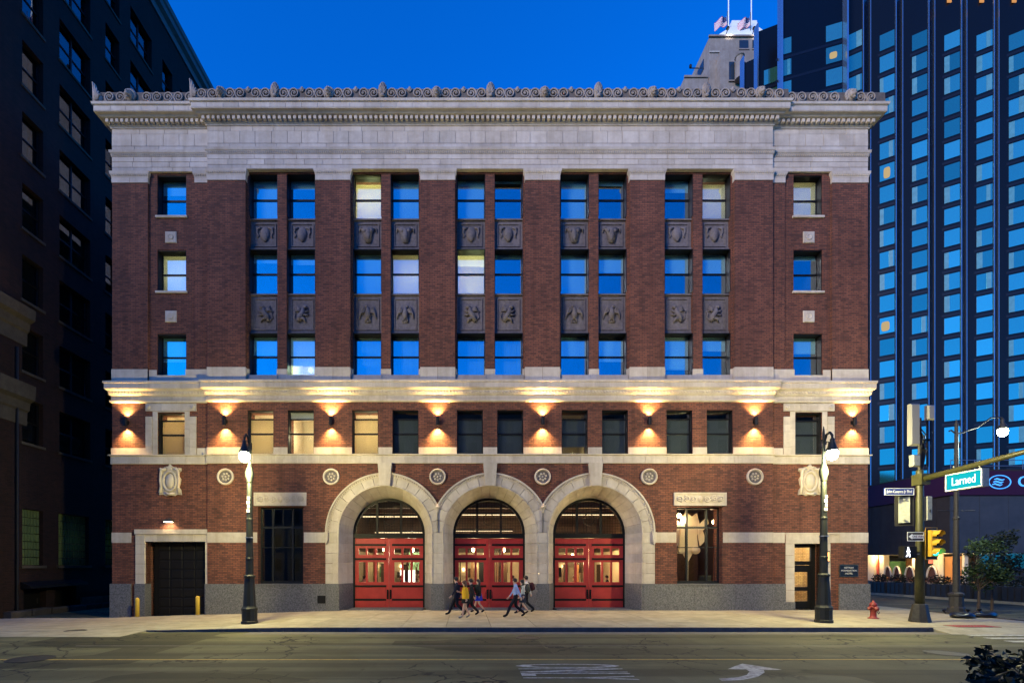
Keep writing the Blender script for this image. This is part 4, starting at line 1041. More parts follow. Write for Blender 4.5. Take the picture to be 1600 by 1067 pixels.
part('lobby_wall', MB().box(XC - 8.75, XC - 8.5, 1.3, LY1, .05, 3.3), CREAM); part('lobby_wall', MB().box(XC + 8.5, XC + 8.75, 1.3, LY1, .05, 3.3), CREAM); part('lobby_wall', MB().box(XC - 8.75, XC - 8.48, 1.3, LY1, 3.301, 6.9), DWOOD); part('lobby_wall', MB().box(XC + 8.48, XC + 8.75, 1.3, LY1, 3.301, 6.9), DWOOD)
part('lobby_wall', MB().box(XC - HC, XC - HC + .2, .95, LY1, .05, 6.9), DWOOD); part('lobby_wall', MB().box(XC + HC - .2, XC + HC, .95, LY1, .05, 6.9), DWOOD)
part('lobby_ceiling', MB().box(XC - HC + .2, XC + HC - .2, 1.4, LY1, 6.0, 6.2), mat('lobby_ceiling_paint', (.07, .05, .035), .9))
part('lobby_wall', MB().box(XC - 13.9, XC - 8.76, 4.0, 4.2, .05, 5.9), DWOOD)
part('lobby_wall', MB().box(XC + 8.76, XC + 14.4, 7.5, 7.7, .05, 5.9), DWOOD)
for i, x in enumerate((-5.457, 0, 5.457)):                   # beams and cove strips across the ceiling
    for q in range(3): blk('ceiling_beam', LX0 + .02, LX1 - .02, 2.4 + q * 2.6, 2.7 + q * 2.6, 5.6, 5.99, DWOOD, HO) if i == 0 else None
COVE = emis('cove_strip', (1, .76, .42), 1.2)
for k, (a, b, y, z, e) in enumerate(((-7.4, -3.4, 3.4, 5.2, 0), (-1.9, 1.9, 3.4, 5.3, 1), (3.5, 7.5, 3.4, 5.3, 2), (-7.6, -3.2, 8.4, 4.6, 3), (-2.0, 2.0, 8.4, 4.7, 4), (3.4, 7.6, 8.6, 4.5, 5))):
    t = thing('strip_light', ['long ceiling strip light seen through the left fanlight, near', 'long ceiling strip light seen through the middle fanlight, near', 'long ceiling strip light seen through the right fanlight, near',
                              'low strip light deep in the lobby behind the left fanlight', 'low strip light deep in the lobby behind the middle fanlight', 'low strip light deep in the lobby behind the right fanlight'][k], 'ceiling light', (XC + (a + b) / 2, y, z), 'lobby strip lights')
    ob('casing', MB().box(XC + a, XC + b, y, y + .16, z + .041, z + .16).mesh('casing', BLACK), t)
    ob('tube', MB().box(XC + a + .03, XC + b - .03, y + .02, y + .14, z, z + .04).mesh('tube', COVE), t)
    for sx in (-1, 1): ob('rod', MB().tube([(XC + (a + b) / 2 + sx * 1.5, y + .08, z + .15), (XC + (a + b) / 2 + sx * 1.5, y + .08, 6.02)], .015, 5).mesh('rod', BLACK), t)
BULB = emis('pendant_bulb', (1, .66, .28), 28)
def pendant(x, y, z, label, e, col=(1, .66, .32)):
    t = thing('pendant_lamp', label, 'pendant lamp', (x, y, z), 'lobby pendant lamps')
    ob('cord', MB().tube([(x, y, z + .12), (x, y, 6.02)], .012, 5).mesh('cord', BLACK), t); ob('bulb', MB().ell((x, y, z), (.11, .11, .13), 10, 7).mesh('bulb', BULB, True), t)
    if e: point((x, y, z - .25), e, col, .15)
pl = 0
for i in range(5): pendant(XC + 4.15 + i * .42, 3.2 + .1 * (i % 2), 2.78 + .05 * (i % 3), 'glowing pendant bulb in the row behind the right red door, number %d from the left' % (i + 1) if False else ['leftmost', 'second', 'third', 'fourth', 'fifth'][i] + ' glowing bulb of the row hung behind the right red doors', 90 if i in (1, 3) else 0)
pendant(XC - 6.2, 4.2, 3.3, 'glowing bulb hung in the lobby behind the left red doors, left one', 130, (1, .78, .45)); pendant(XC - 4.6, 5.0, 3.3, 'glowing bulb hung in the lobby behind the left red doors, right one', 130, (1, .85, .6))
pendant(XC - .8, 4.5, 3.3, 'glowing bulb hung in the lobby behind the middle red doors, left one', 150, (1, .74, .40)); pendant(XC + 1.1, 5.2, 3.3, 'glowing bulb hung in the lobby behind the middle red doors, right one', 150, (1, .70, .36))
pendant(XC + 6.6, 5.5, 3.3, 'glowing bulb hung deeper in the room behind the right red doors', 140, (1, .60, .25))
pendant(XC + 10.2, .80, 5.0, 'added bulb that brightens the pale sculpture in the right tall window', 70, (1, .74, .46)); pendant(XC + 13.4, 3.4, 4.9, 'glowing bulb at the right side of the right tall window', 150, (1, .66, .34))  # the bulb nearest the glass is added to light the sculpture's front
# furniture inside
def cafe_table(x, y, label):
    t = thing('cafe_table', label, 'table', (x, y, .05), 'lobby tables')
    ob('table_top', MB().box(x - .4, x + .4, y - .4, y + .4, 1.10, 1.15).mesh('table_top', WOOD), t); ob('stem', MB().tube([(x, y, .09), (x, y, 1.10)], .04, 8).mesh('stem', BLACK), t); ob('foot', MB().lathe([(.25, 0), (.25, .03), (.04, .05)], 14, (x, y, .047)).mesh('foot', BLACK), t)
for x, y, w in ((-6.6, 2.6, 'behind the left half of the left red doors'), (-4.5, 2.7, 'behind the right half of the left red doors'), (-.9, 2.6, 'behind the left half of the middle red doors'), (.95, 2.7, 'behind the right half of the middle red doors'), (4.5, 2.6, 'behind the left half of the right red doors'), (6.4, 2.7, 'behind the right half of the right red doors')):
    cafe_table(XC + x, y, 'small wooden table in the lobby ' + w)
sh = thing('bar_shelf', 'tall dark shelf of bottles behind the left red doors', 'shelf', (XC - 4.2, LY1 - .3, .05))
m = MB()
for q in range(5): m.box(XC - 5.6, XC - 3.0, LY1 - .4, LY1 - .01, .6 + q * .7, .65 + q * .7)
for xx in (-5.6, -4.3, -3.05): m.box(XC + xx, XC + xx + .05, LY1 - .402, LY1 - .012, .05, 3.6)
ob('shelf_frame', m.mesh('shelf_frame', DWOOD), sh)
bm_ = MB().lathe([(.045, 0), (.045, .22), (.018, .28), (.018, .36)], 8).mesh('bottle', mat('bottle_glass', (.05, .12, .04), .2))
k = 0
for q in range(4):
    for i in range(7): ob('bottle', bm_, sh, (XC - 5.45 + i * .37, LY1 - .22, .65 + q * .7))
for nm, lab, a, b, y, z0, z1, mt in (('green_screen', 'green board hung on the wall behind the left red doors', -5.0, -3.6, 6.5, 2.0, 3.2, GREENW), ('dark_partition', 'dark timber partition behind the middle red doors', .2, 1.4, 6.0, .06, 2.6, DWOOD),
                                     ('notice_board', 'dark board high on the wall behind the right red doors', 5.5, 7.2, 8.0, 2.2, 2.8, DWOOD), ('slatted_screen', 'pale upright slatted screen behind the middle red doors', .4, 1.0, 3.9, .06, 3.2, None), ('tall_cabinet', 'dark cabinet standing behind the left red doors', -6.9, -6.1, 7.0, .06, 2.4, DWOOD),
                                     ('glowing_screen', 'bright white serving screen behind the left red doors', -5.25, -4.35, 4.2, 1.25, 2.05, 0)):
    if mt is None:
        t = thing(nm, lab, 'screen', (XC + a, y, .05))
        for i in range(6): blk('slat', XC + a + i * .11, XC + a + i * .11 + .05, y, y + .06, z0 - .01, z1, CREAM, t)
    elif mt == 0:
        t = thing(nm, lab, 'screen', (XC + a, y, z0)); blk('light_panel', XC + a, XC + b, y, y + .04, z0, z1, emis('screen_glow', (1, .93, .74), 1.6), t); blk('support', XC + a, XC + b, y + .041, y + .12, .047, z1, DWOOD, t)
    else:
        t = thing(nm, lab, 'partition' if 'part' in nm else 'board', (XC + a, y, z0)); blk('panel', XC + a, XC + b, y, y + .08, z0, z1, mt, t); blk('edge_trim', XC + a - .03, XC + b + .03, y - .012, y + .092, z1 + .001, z1 + .05, BLACK, t)
        if z0 > 1:
            for sx in (a + .2, b - .2): blk('hanger', XC + sx - .01, XC + sx + .01, y + .03, y + .05, z1 + .05, 6.01, BLACK, t)
# dark posts, curtains, pictures and added small glowing blocks that break up the lobby wall
ADDGLOW = emis('added_glow', (1, .70, .32), 9)
random.seed(21)
for k in range(26):
    u = -8.1 + k * .64 + random.uniform(-.15, .15); y = random.choice([3.4, 4.6, 6.2, 7.6, 9.2]); w_ = random.choice([.05, .08, .22, .34])
    blk('lobby_post', XC + u, XC + u + w_, y, y + .08, .046, random.choice([2.4, 3.0, 3.29]), random.choice([DWOOD, DWOOD, BLACK, WOOD]), HO)
for k in range(18):
    u = -8.0 + k * .93; z = random.choice([1.7, 1.95, 2.2, 2.75]); blk('added_lobby_glow', XC + u, XC + u + .10, LY1 - .16, LY1 - .003, z, z + .18, ADDGLOW, HO)
for k in range(12):
    u = -7.7 + k * 1.32; z = random.uniform(1.35, 1.9); blk('lobby_picture', XC + u, XC + u + random.uniform(.3, .7), LY1 - .06, LY1 - .004, z, z + random.uniform(.4, .8), random.choice([DWOOD, GREENW, BLACK, WOOD]), HO)
# the pale hanging sculpture in the right tall window
PAPER = cloth_mat('cream_paper', (.88, .78, .58), .6)
scu = thing('hanging_sculpture', 'large cream folded paper sculpture hanging in the right tall window', 'sculpture', (XC + 10.9, .9, .05)); x, y = XC + 10.88, .95
ob('body', MB().prism_y([(x - .62, 3.0), (x - .52, 4.3), (x - .45, 5.0), (x - .15, 5.15), (x + .1, 4.95), (x + .35, 5.15), (x + .50, 4.55), (x + .35, 3.9), (x + .42, 3.3), (x + .1, 2.95), (x - .12, 2.55), (x - .32, 2.95)], y, y + .22).mesh('body', PAPER), scu)
ob('wing', MB().prism_y([(x + .40, 4.5), (x + .85, 4.9), (x + .95, 4.6), (x + .62, 4.2), (x + .78, 3.7), (x + .5, 3.4), (x + .42, 3.8)], y - .1, y + .05).mesh('wing', PAPER), scu)
ob('wing', MB().prism_y([(x - .60, 4.6), (x - 1.05, 5.0), (x - 1.3, 4.4), (x - 1.05, 4.1), (x - 1.3, 3.6), (x - .95, 3.2), (x - .62, 3.5)], y - .1, y + .05).mesh('wing', PAPER), scu)
ob('stem', MB().tube([(x - .12, y + .1, 2.7), (x - .12, y + .1, .9)], .035, 6).mesh('stem', PAPER), scu); ob('base', MB().lathe([(.2, 0), (.2, .9), (.05, 1.0)], 12, (x - .12, y + .1, .047)).mesh('base', WOOD), scu)
ob('lobe', MB().ell((x + .25, y - .05, 3.15), (.26, .12, .22), 10, 7).mesh('lobe', PAPER, True), scu)
for k, (dx, h, c) in enumerate(((-.85, 1.0, (.45, .16, .05)), (1.05, 2.9, (.55, .28, .10)), (.55, 1.1, (.14, .20, .12)))):
    t = thing(['orange_armchair', 'timber_door_post', 'green_chair'][k], ['orange armchair low in the left of the right tall window', 'pale timber post at the right of the right tall window', 'dull green chair back in the middle of the right tall window'][k], ['armchair', 'post', 'chair'][k], (XC + 12.2 + dx, 2.8, .05))
    mt = mat('inside_cloth_%d' % k, c, .8); x = XC + 12.2 + dx
    if k == 1: blk('shaft', x - .14, x + .14, 2.8, 2.95, .046, 4.2, mt, t); blk('cap', x - .2, x + .2, 2.75, 3.0, 4.2, 4.3, DWOOD, t)
    else:
        ob('seat', MB().cham(x - .35, x + .35, 2.5, 3.1, .45, .62, .05).mesh('seat', mt), t); ob('backrest', MB().cham(x - .35, x + .35, 3.1, 3.22, .6, 1.35 + .4 * (k == 2), .04).mesh('backrest', mt), t)
        for sx in (-.3, .3):
            for sy in (2.55, 3.05): ob('leg', MB().box(x + sx - .03, x + sx + .03, sy - .03, sy + .03, .046, .45).mesh('leg', DWOOD), t)
# side entrance hall
part('entrance_hall', MB().box(XC + 15.3, XC + 18.6, 3.4, 3.5, .0, 4.4).box(XC + 15.2, XC + 15.3, 1.01, 3.5, 0, 4.4).box(XC + 18.6, XC + 18.7, 1.01, 3.5, 0, 4.4).box(XC + 15.2, XC + 18.7, 1.01, 3.5, 4.4, 4.5).box(XC + 15.2, XC + 18.7, 1.01, 3.5, -.2, .04), brick_mat('pale_hall_brick', (.62, .50, .30), (.50, .40, .24), (.30, .24, .15), (.45, .35, .2), .24, .09))
t = thing('globe_lamp', 'round white globe lamp behind the glass above the side entrance', 'pendant lamp', (XC + 16.2, 1.9, 3.0)); ob('globe', MB().ell((XC + 16.28, 1.7, 3.02), (.26, .26, .26), 14, 9).mesh('globe', emis('globe_glow', (1, .93, .8), 6), True), t); ob('cord', MB().tube([(XC + 16.28, 1.7, 3.2), (XC + 16.28, 1.7, 4.41)], .012, 5).mesh('cord', BLACK), t)
point((XC + 17.4, 2.0, 3.6), 150, (1, .74, .38))

# ------------------------------------------------------------------ street lamps
PGREEN = mottled('lamp_post_green', (.0022, .005, .0042), (.005, .009, .0075), 6, .6)
GLOBE = emis('street_globe', (.90, 1.0, .78), 42)
def lamp_post(x, y, label, far=False):
    z = sz(x, y) if y < .3 and x < 23.7 else 0.0
    t = thing('street_lamp', label, 'street lamp', (x, y, z), 'street lamps')
    def p(name, mb, mt=PGREEN, sm=False): ob(name, mb.mesh(name, mt, sm), t)
    p('base', MB().lathe([(.33, -.02), (.33, .10), (.30, .12), (.30, .52), (.32, .55), (.32, .62), (.27, .68), (.25, .72), (.19, 1.85), (.22, 1.90), (.22, 1.95), (.17, 2.0)], 12, (x, y, z)))
    p('shaft', MB().lathe([(.15, 1.98), (.145, 2.6), (.155, 2.62), (.155, 2.68), (.14, 2.70), (.125, 4.2), (.135, 4.22), (.135, 4.28), (.12, 4.30), (.10, 5.75)], 14, (x, y, z), 'z'), sm=False)
    p('bolt_band', MB().lathe([(.165, 3.5), (.165, 3.54)], 14, (x, y, z)), mat('band_steel', (.4, .4, .4), .4, 1) if 'band_steel' not in bpy.data.materials else bpy.data.materials['band_steel'])
    p('finial_ball', MB().lathe([(.10, 5.75), (.12, 5.80), (.11, 5.86), (.165, 6.02), (.17, 6.16), (.13, 6.34), (.09, 6.42), (.09, 6.50)], 14, (x, y, z)), PGREEN, True)
    b = MB(); b.tube([(x, y, z + 6.45), (x, y, z + 7.0), (x, y - .02, z + 7.35), (x, y - .15, z + 7.62), (x, y - .34, z + 7.66), (x, y - .46, z + 7.52), (x, y - .47, z + 7.30)], [.07, .06, .055, .05, .05, .045, .04], 8)
    b.tube([(x, y + .02, z + 7.0), (x, y + .16, z + 7.2), (x, y + .16, z + 7.42), (x, y + .05, z + 7.5)], [.035, .035, .03, .02], 6); b.tube([(x, y, z + 7.3), (x, y, z + 7.75), (x, y, z + 8.0)], [.05, .045, .015], 6)
    b.tube([(x, y - .06, z + 6.95), (x, y - .26, z + 7.08), (x, y - .30, z + 7.28), (x, y - .16, z + 7.34), (x, y - .12, z + 7.22)], [.03, .03, .028, .025, .02], 6)
    p('bracket', b)
    p('hood', MB().lathe([(.05, .70), (.09, .66), (.08, .58), (.11, .48), (.15, .32), (.20, .25), (.21, .20), (.18, .19), (.15, .21)], 16, (x, y - .47, z + 6.70)), PGREEN, True)
    p('globe', MB().lathe([(.17, .20), (.195, .13), (.20, .04), (.165, -.09), (.095, -.16), (.02, -.18)], 16, (x, y - .47, z + 6.70)), GLOBE, True)
    point((x, y - .62, z + 6.28), 1650, (1.0, .85, .37), .2)
    if not far:
        st = MB()
        for q in range(4): st.box(x - .065 + .03 * (q % 2), x + .06, y - .135, y - .112, z + 4.55 + q * .17, z + 4.67 + q * .17)
        p('sticker', st, bpy.data.materials.get('sticker_white') or mat('sticker_white', (.6, .62, .62), .6))
    return t
lamp_post(fx(390, -5.35), -5.35, 'dark green street lamp with glowing globe left of the arches, beside the left tall window')
lamp_post(fx(1287, -5.45), -5.45, 'dark green street lamp with glowing globe in front of the side entrance')

# ------------------------------------------------------------------ bollards and hydrant
YEL = mottled('bollard_yellow', (.50, .33, .03), (.62, .42, .05), 8, .55)
for px, lab in ((214.5, 'yellow steel bollard left of the black garage door'), (309, 'yellow steel bollard right of the black garage door')):
    y = -.35; x = fx(px, y); z = sz(x, y)
    o = thing('bollard', lab, 'bollard', (x, y, z), 'bollards at the garage'); ob('post', MB().lathe([(.10, -.02), (.10, .92), (.085, .97), (.045, 1.0), (.005, 1.01)], 16, (x, y, z)).mesh('post', YEL, True), o); ob('collar', MB().lathe([(.13, -.01), (.13, .02), (.10, .035)], 16, (x, y, z)).mesh('collar', CONC), o)
HYD = mottled('hydrant_red', (.16, .018, .016), (.24, .03, .025), 8, .5)
gp_ = gnd(1364.5, 966, 0); x, y = gp_[0], gp_[1]
h = thing('fire_hydrant', 'dark red fire hydrant on the pavement right of the hotel', 'fire hydrant', (x, y, 0))
ob('barrel', MB().lathe([(.20, -.01), (.20, .04), (.15, .05), (.13, .08), (.115, .12), (.115, .46), (.16, .48), (.16, .53), (.14, .55)], 16, (x, y, 0)).mesh('barrel', HYD, True), h)
ob('bonnet', MB().lathe([(.14, .55), (.135, .62), (.10, .69), (.05, .72), (.04, .78), (.01, .79)], 16, (x, y, 0)).mesh('bonnet', HYD, True), h)
for ax, s, nm in (('x', 1, 'outlet'), ('x', -1, 'outlet'), ('y', -1, 'pumper_outlet')):
    r = .06 if ax == 'x' else .08
    ob(nm, MB().lathe([(r, 0), (r, s * .14), (r * 1.25, s * .15), (r * 1.25, s * .20), (r * .4, s * .21), (r * .4, s * .25)], 12, (x, y, .44), ax).mesh(nm, HYD, True), h)
ob('chain', MB().tube([(x + .2, y - .02, .40), (x + .24, y - .03, .25), (x + .20, y - .03, .20), (x + .13, y - .03, .34)], .012, 5).mesh('chain', IRON), h)

# ------------------------------------------------------------------ traffic signal mast at the corner
OLIVE = mottled('mast_olive', (.026, .027, .008), (.050, .050, .014), 5, .5)
GALV = mottled('galvanised', (.22, .24, .22), (.34, .36, .32), 9, .5, .3)
mx, my = gnd(1437, 971)[:2]
mast = thing('signal_mast', 'olive steel signal mast with a long arm reaching over the street', 'signal pole', (mx, my, 0))
ob('base_shroud', MB().lathe([(.36, -.02), (.36, .04), (.24, .72), (.20, .75)], 8, (mx, my, 0)).mesh('base_shroud', IRON), mast)
ob('shaft', MB().lathe([(.165, .6), (.14, 3.0), (.125, 6.2), (.115, 6.25)], 16, (mx, my, 0)).mesh('shaft', OLIVE, True), mast)
AZ0, AZ1, AY = 5.85, 6.35, -9.5
ob('mast_arm', MB().tube([(mx, my, AZ0), (mx - .05, my - 4, AZ0 + .28), (mx - .1, my + AY, AZ1)], [.12, .09, .05], 12).mesh('mast_arm', OLIVE, True), mast)
ob('arm_collar', MB().box(mx - .18, mx + .18, my - .28, my + .18, AZ0 - .22, AZ0 + .22).mesh('arm_collar', OLIVE), mast)
ob('upper_conduit', MB().tube([(mx, my, 6.2), (mx, my, 8.4)], [.07, .06], 8).mesh('upper_conduit', IRON), mast)
# antennas
an = thing('antenna_cluster', 'pale panel antennas and cables on top of the signal mast', 'antenna', (mx, my, 6.6))
for (dx, z0, z1, w) in ((-.30, 7.25, 8.95, .20), (.36, 8.3, 8.9, .15)):
    ob('antenna_panel', MB().cham(mx + dx - w, mx + dx + w, my - .16, my + .02, z0, z1, .05).mesh('antenna_panel', mat('antenna_grey_%d' % (dx > 0), (.20, .20, .19), .6)), an)
ob('antenna_box', MB().cham(mx - .44, mx - .14, my - .2, my, 6.38, 6.85, .03).mesh('antenna_box', GALV), an)
m = MB()
for q in range(5): m.tube([(mx - .3 + q * .13, my - .05, 8.3 - q * .2), (mx + .1 - q * .05, my - .15, 7.7 - q * .15), (mx + .05 * q, my - .08, 7.1), (mx + .02 * q - .02, my - .06, 6.25)], .022, 5)
m.box(mx - .12, mx + .45, my - .02, my + .04, 7.46, 7.54); m.box(mx + .30, mx + .36, my - .02, my + .04, 6.4, 8.9)
ob('cabling', m.mesh('cabling', BLACK), an)
# illuminated street sign hung from the arm: LARNED faces left
SGN = thing('illuminated_street_sign', 'glowing turquoise box street sign hung from the mast arm', 'street sign', (mx - .1, -7.7, 5.2)); sx_ = mx - .12
ya, yb = F * sx_ / (1479 - 728) - CD, F * sx_ / (1537 - 728) - CD
zt, zl = 5.82, 5.17
ob('casing', MB().box(sx_ - .02, sx_ + .20, yb, ya, zl, zt).mesh('casing', GALV), SGN)
b = MB(); t_ = .045
for q in ((yb, ya, zl, zl + t_), (yb, ya, zt - t_, zt), (yb, yb + t_, zl + t_, zt - t_), (ya - t_, ya, zl + t_, zt - t_)): b.box(sx_ - .06, sx_ - .021, q[0], q[1], q[2], q[3])
ob('rim', b.mesh('rim', mat('sign_rim', (.55, .57, .5), .5)), SGN)
ob('face', MB().box(sx_ - .035, sx_ - .021, yb + t_, ya - t_, zl + t_, zt - t_).mesh('face', emis('sign_turquoise', (.01, .50, .56), .62)), SGN)
me = text_mesh('Larned', .40, emis('sign_white', (.95, 1, .95), 1.3), .004)
ob('lettering', me, SGN, (sx_ - .042, (ya + yb) / 2, (zt + zl) / 2 + .0), (R(90), 0, R(-90)), (.80, 1.1, 1))
for yy in (ya - .2, yb + .2): ob('hanger', MB().tube([(sx_ + .08, yy, zt - .01), (sx_ + .08, yy, zt + .30)], .025, 6).mesh('hanger', GALV), SGN)
# blue street name sign
BS = thing('street_name_sign', 'blue street name sign with white lettering on the signal mast', 'street sign', (mx - .8, my, 5.3))
x0, x1 = fx(1385, my - .1), fx(1431, my - .1); z0, z1 = fz(773, my - .1), fz(762, my - .1)
ob('plate', MB().box(x0, x1, my - .02, my + .02, z0, z1).mesh('plate', mat('sign_blue', (.02, .045, .25), .4)), BS)
b = MB(); t_ = .018
for q in ((x0, x1, z0, z0 + t_), (x0, x1, z1 - t_, z1), (x0, x0 + t_, z0 + t_, z1 - t_), (x1 - t_, x1, z0 + t_, z1 - t_)): b.box(q[0], q[1], my - .027, my - .019, q[2], q[3])
SWH = mat('sign_letter_white', (.75, .78, .8), .5); ob('border', b.mesh('border', SWH), BS)
ob('lettering', text_mesh('John Conyers Jr Blvd', .17, SWH, .003), BS, ((x0 + x1) / 2, my - .026, (z0 + z1) / 2), (R(90), 0, 0), (.72, 1, 1))
# one way sign
OW = thing('one_way_sign', 'black and white ONE WAY sign with arrow pointing left on the mast', 'road sign', (mx - .15, my - .2, 3.4)); x0, x1 = fx(1418, my - .25), fx(1444, my - .25); z0, z1 = fz(845, my - .25), fz(831, my - .25); y = my - .24
ob('plate', MB().box(x0, x1, y, y + .02, z0, z1).mesh('plate', mat('sign_black', (.01, .01, .01), .4)), OW)
b = MB(); t_ = .02
for q in ((x0, x1, z0, z0 + t_), (x0, x1, z1 - t_, z1), (x0, x0 + t_, z0 + t_, z1 - t_), (x1 - t_, x1, z0 + t_, z1 - t_)): b.box(q[0], q[1], y - .006, y + .001, q[2], q[3])
ob('border', b.mesh('border', SWH), OW); zc = (z0 + z1) / 2
ob('arrow', MB().prism_y([(x0 + .05, zc), (x0 + .20, zc + .11), (x0 + .20, zc + .075), (x1 - .04, zc + .075), (x1 - .04, zc - .075), (x0 + .20, zc - .075), (x0 + .20, zc - .11)], y - .006, y + .001).mesh('arrow', SWH), OW)
ob('lettering', text_mesh('ONE WAY', .125, bpy.data.materials['sign_black'], .003), OW, ((x0 + x1) / 2 + .09, y - .008, zc), (R(90), 0, 0), (.78, 1, 1))
# vehicle signals
TY = mottled('signal_yellow', (.38, .22, .012), (.48, .29, .02), 8, .5)
LENS_OFF = mat('lens_dark', (.015, .008, .008), .2); LENS_G = emis('lens_green', (.02, .9, .55), 2.2)
def signal(x, y, z, rz, label, lit=True, mt=TY):
    t = thing('traffic_signal', label, 'traffic signal', (x, y, z), 'vehicle signals'); t.rotation_euler = (0, 0, rz); t['_turned'] = 1
    def p(n, mb, m_): ob(n, mb.mesh(n, m_), t)
    p('back_plate', MB().box(-.30, .30, .05, .07, -.12, 1.20), BLACK); b = MB()
    for q in ((-.30, .30, -.12, -.09), (-.30, .30, 1.17, 1.20), (-.30, -.27, -.09, 1.17), (.27, .30, -.09, 1.17)): b.box(q[0], q[1], .042, .052, q[2], q[3])
    p('back_plate_border', b, mt)
    p('housing', MB().cham(-.18, .18, -.10, .18, 0, 1.08, .03), mt)
    for i in range(3):
        zc = .18 + i * .36
        p('lens', MB().lathe([(.14, 0), (.14, -.02), (.09, -.05), (.01, -.06)], 16, (0, -.10, zc), 'y'), LENS_G if (i == 0 and lit) else LENS_OFF)
        v = MB(); n = 14; ring = [(.16 * math.cos(R(-30 + 240 * k / n)), .16 * math.sin(R(-30 + 240 * k / n))) for k in range(n + 1)]
        vs = [(a, -.10, zc + c_) for a, c_ in ring] + [(a, -.36 + .10 * (c_ < 0), zc + c_) for a, c_ in ring]; v.add(vs, [(k, k+1, n+2+k, n+1+k) for k in range(n)]); p('visor', v, mt)
    p('mounting_arm', MB().tube([(0, .17, .95), (0, .34, .95)], .03, 6).tube([(0, .17, .12), (0, .34, .12)], .03, 6), mt)
signal(fx(1459, my - .3) , my - .25, 2.68, R(10), 'yellow three lens traffic signal showing green on the mast')
signal(fx(1421, my + .05), my + .30, 4.10, R(140), 'grey green back of a traffic signal high on the mast, under the blue sign', False, GALV)
signal(mx - .1, my - 4.35, 4.7, R(-90), 'traffic signal at the right edge of the picture hanging from the mast arm', False, GALV)
ob('hanger', MB().tube([(mx - .1, my - 4.35, 5.75), (mx - .08, my - 4.35, 6.15)], .03, 6).mesh('hanger', GALV), mast)
cb = thing('control_box', 'grey green control box on the right of the signal mast', 'control box', (fx(1448, my), my, 4.4)); x = fx(1448, my); ob('box', MB().cham(x - .11, x + .11, my - .14, my + .14, fz(813, my), fz(776, my), .02).mesh('box', GALV), cb); ob('latch', MB().box(x - .02, x + .02, my - .16, my - .139, 4.5, 4.62).mesh('latch', IRON), cb)
# pedestrian signal
pd = thing('pedestrian_signal', 'black pedestrian signal showing a white walking figure on the mast', 'pedestrian signal', (fx(1419, my - .2), my - .2, 2.5)); x0, x1 = fx(1409, my - .2), fx(1430, my - .2); z0, z1 = fz(872, my - .2), fz(853, my - .2); y = my - .2
ob('housing', MB().cham(x0, x1, y - .1, y + .15, z0, z1, .02).mesh('housing', BLACK), pd)
xc = x0 + .17; zc = (z0 + z1) / 2; wf = emis('walk_white', (.85, .88, 1), 3.0); m = MB()
m.ell((xc, y - .105, zc + .17), (.035, .01, .035), 8, 5); m.tube([(xc, y - .11, zc + .12), (xc - .01, y - .11, zc - .02)], [.035, .03], 6)
m.tube([(xc, y - .11, zc + .0), (xc + .05, y - .11, zc - .09), (xc + .06, y - .11, zc - .19)], .02, 5); m.tube([(xc - .01, y - .11, zc + .0), (xc - .02, y - .11, zc - .1), (xc - .08, y - .11, zc - .18)], .02, 5); m.tube([(xc, y - .11, zc + .10), (xc + .07, y - .11, zc + .02)], .016, 5); m.tube([(xc, y - .11, zc + .10), (xc - .06, y - .11, zc + .02)], .016, 5)
ob('walking_figure', m.mesh('walking_figure', wf), pd)
ob('bracket', MB().box(x1 - .02, mx, my - .1, my - .04, zc - .1, zc - .04).mesh('bracket', GALV), pd)

# ------------------------------------------------------------------ far corner street lamp, bin bags
x, y = gnd(1513, 959)[:2]; x = min(x, 23.5)
fl = thing('corner_street_lamp', 'tall dark street lamp with long arm and glowing globe at the far right corner', 'street lamp', (x, y, 0))
ob('base', MB().lathe([(.40, -.02), (.40, .10), (.33, .14), (.33, .30), (.28, .36), (.27, .85), (.31, .90), (.31, .98), (.2, 1.05)], 12, (x, y, 0)).mesh('base', IRON), fl)
ob('shaft', MB().lathe([(.15, 1.0), (.12, 4.5), (.14, 4.55), (.14, 4.62), (.11, 4.65), (.07, 9.1), (.02, 9.3)], 12, (x, y, 0)).mesh('shaft', IRON), fl)
m = MB().tube([(x - .35, y, 8.75), (x - .25, y, 8.8), (x, y, 8.6), (x + .9, y - .1, 8.9), (x + 1.5, y - .15, 9.35), (x + 1.95, y - .2, 9.35), (x + 2.0, y - .2, 9.2)], .035, 6); ob('arm', m.mesh('arm', IRON), fl)
ob('cross_arm', MB().tube([(x - .9, y, 4.95), (x + .9, y, 4.95)], .02, 6).mesh('cross_arm', IRON), fl)
ob('hood', MB().lathe([(.03, .72), (.08, .62), (.06, .52), (.14, .36), (.20, .24), (.17, .2)], 14, (x + 2.0, y - .2, 8.6)).mesh('hood', IRON, True), fl); ob('globe', MB().lathe([(.16, .22), (.19, .1), (.16, -.05), (.09, -.14), (.02, -.16)], 14, (x + 2.0, y - .2, 8.6)).mesh('globe', GLOBE, True), fl)
point((x + 2.0, y - .2, 8.2), 420, (.93, 1, .76), .18)
BAG = mat('bin_bag_plastic', (.006, .006, .007), .3)
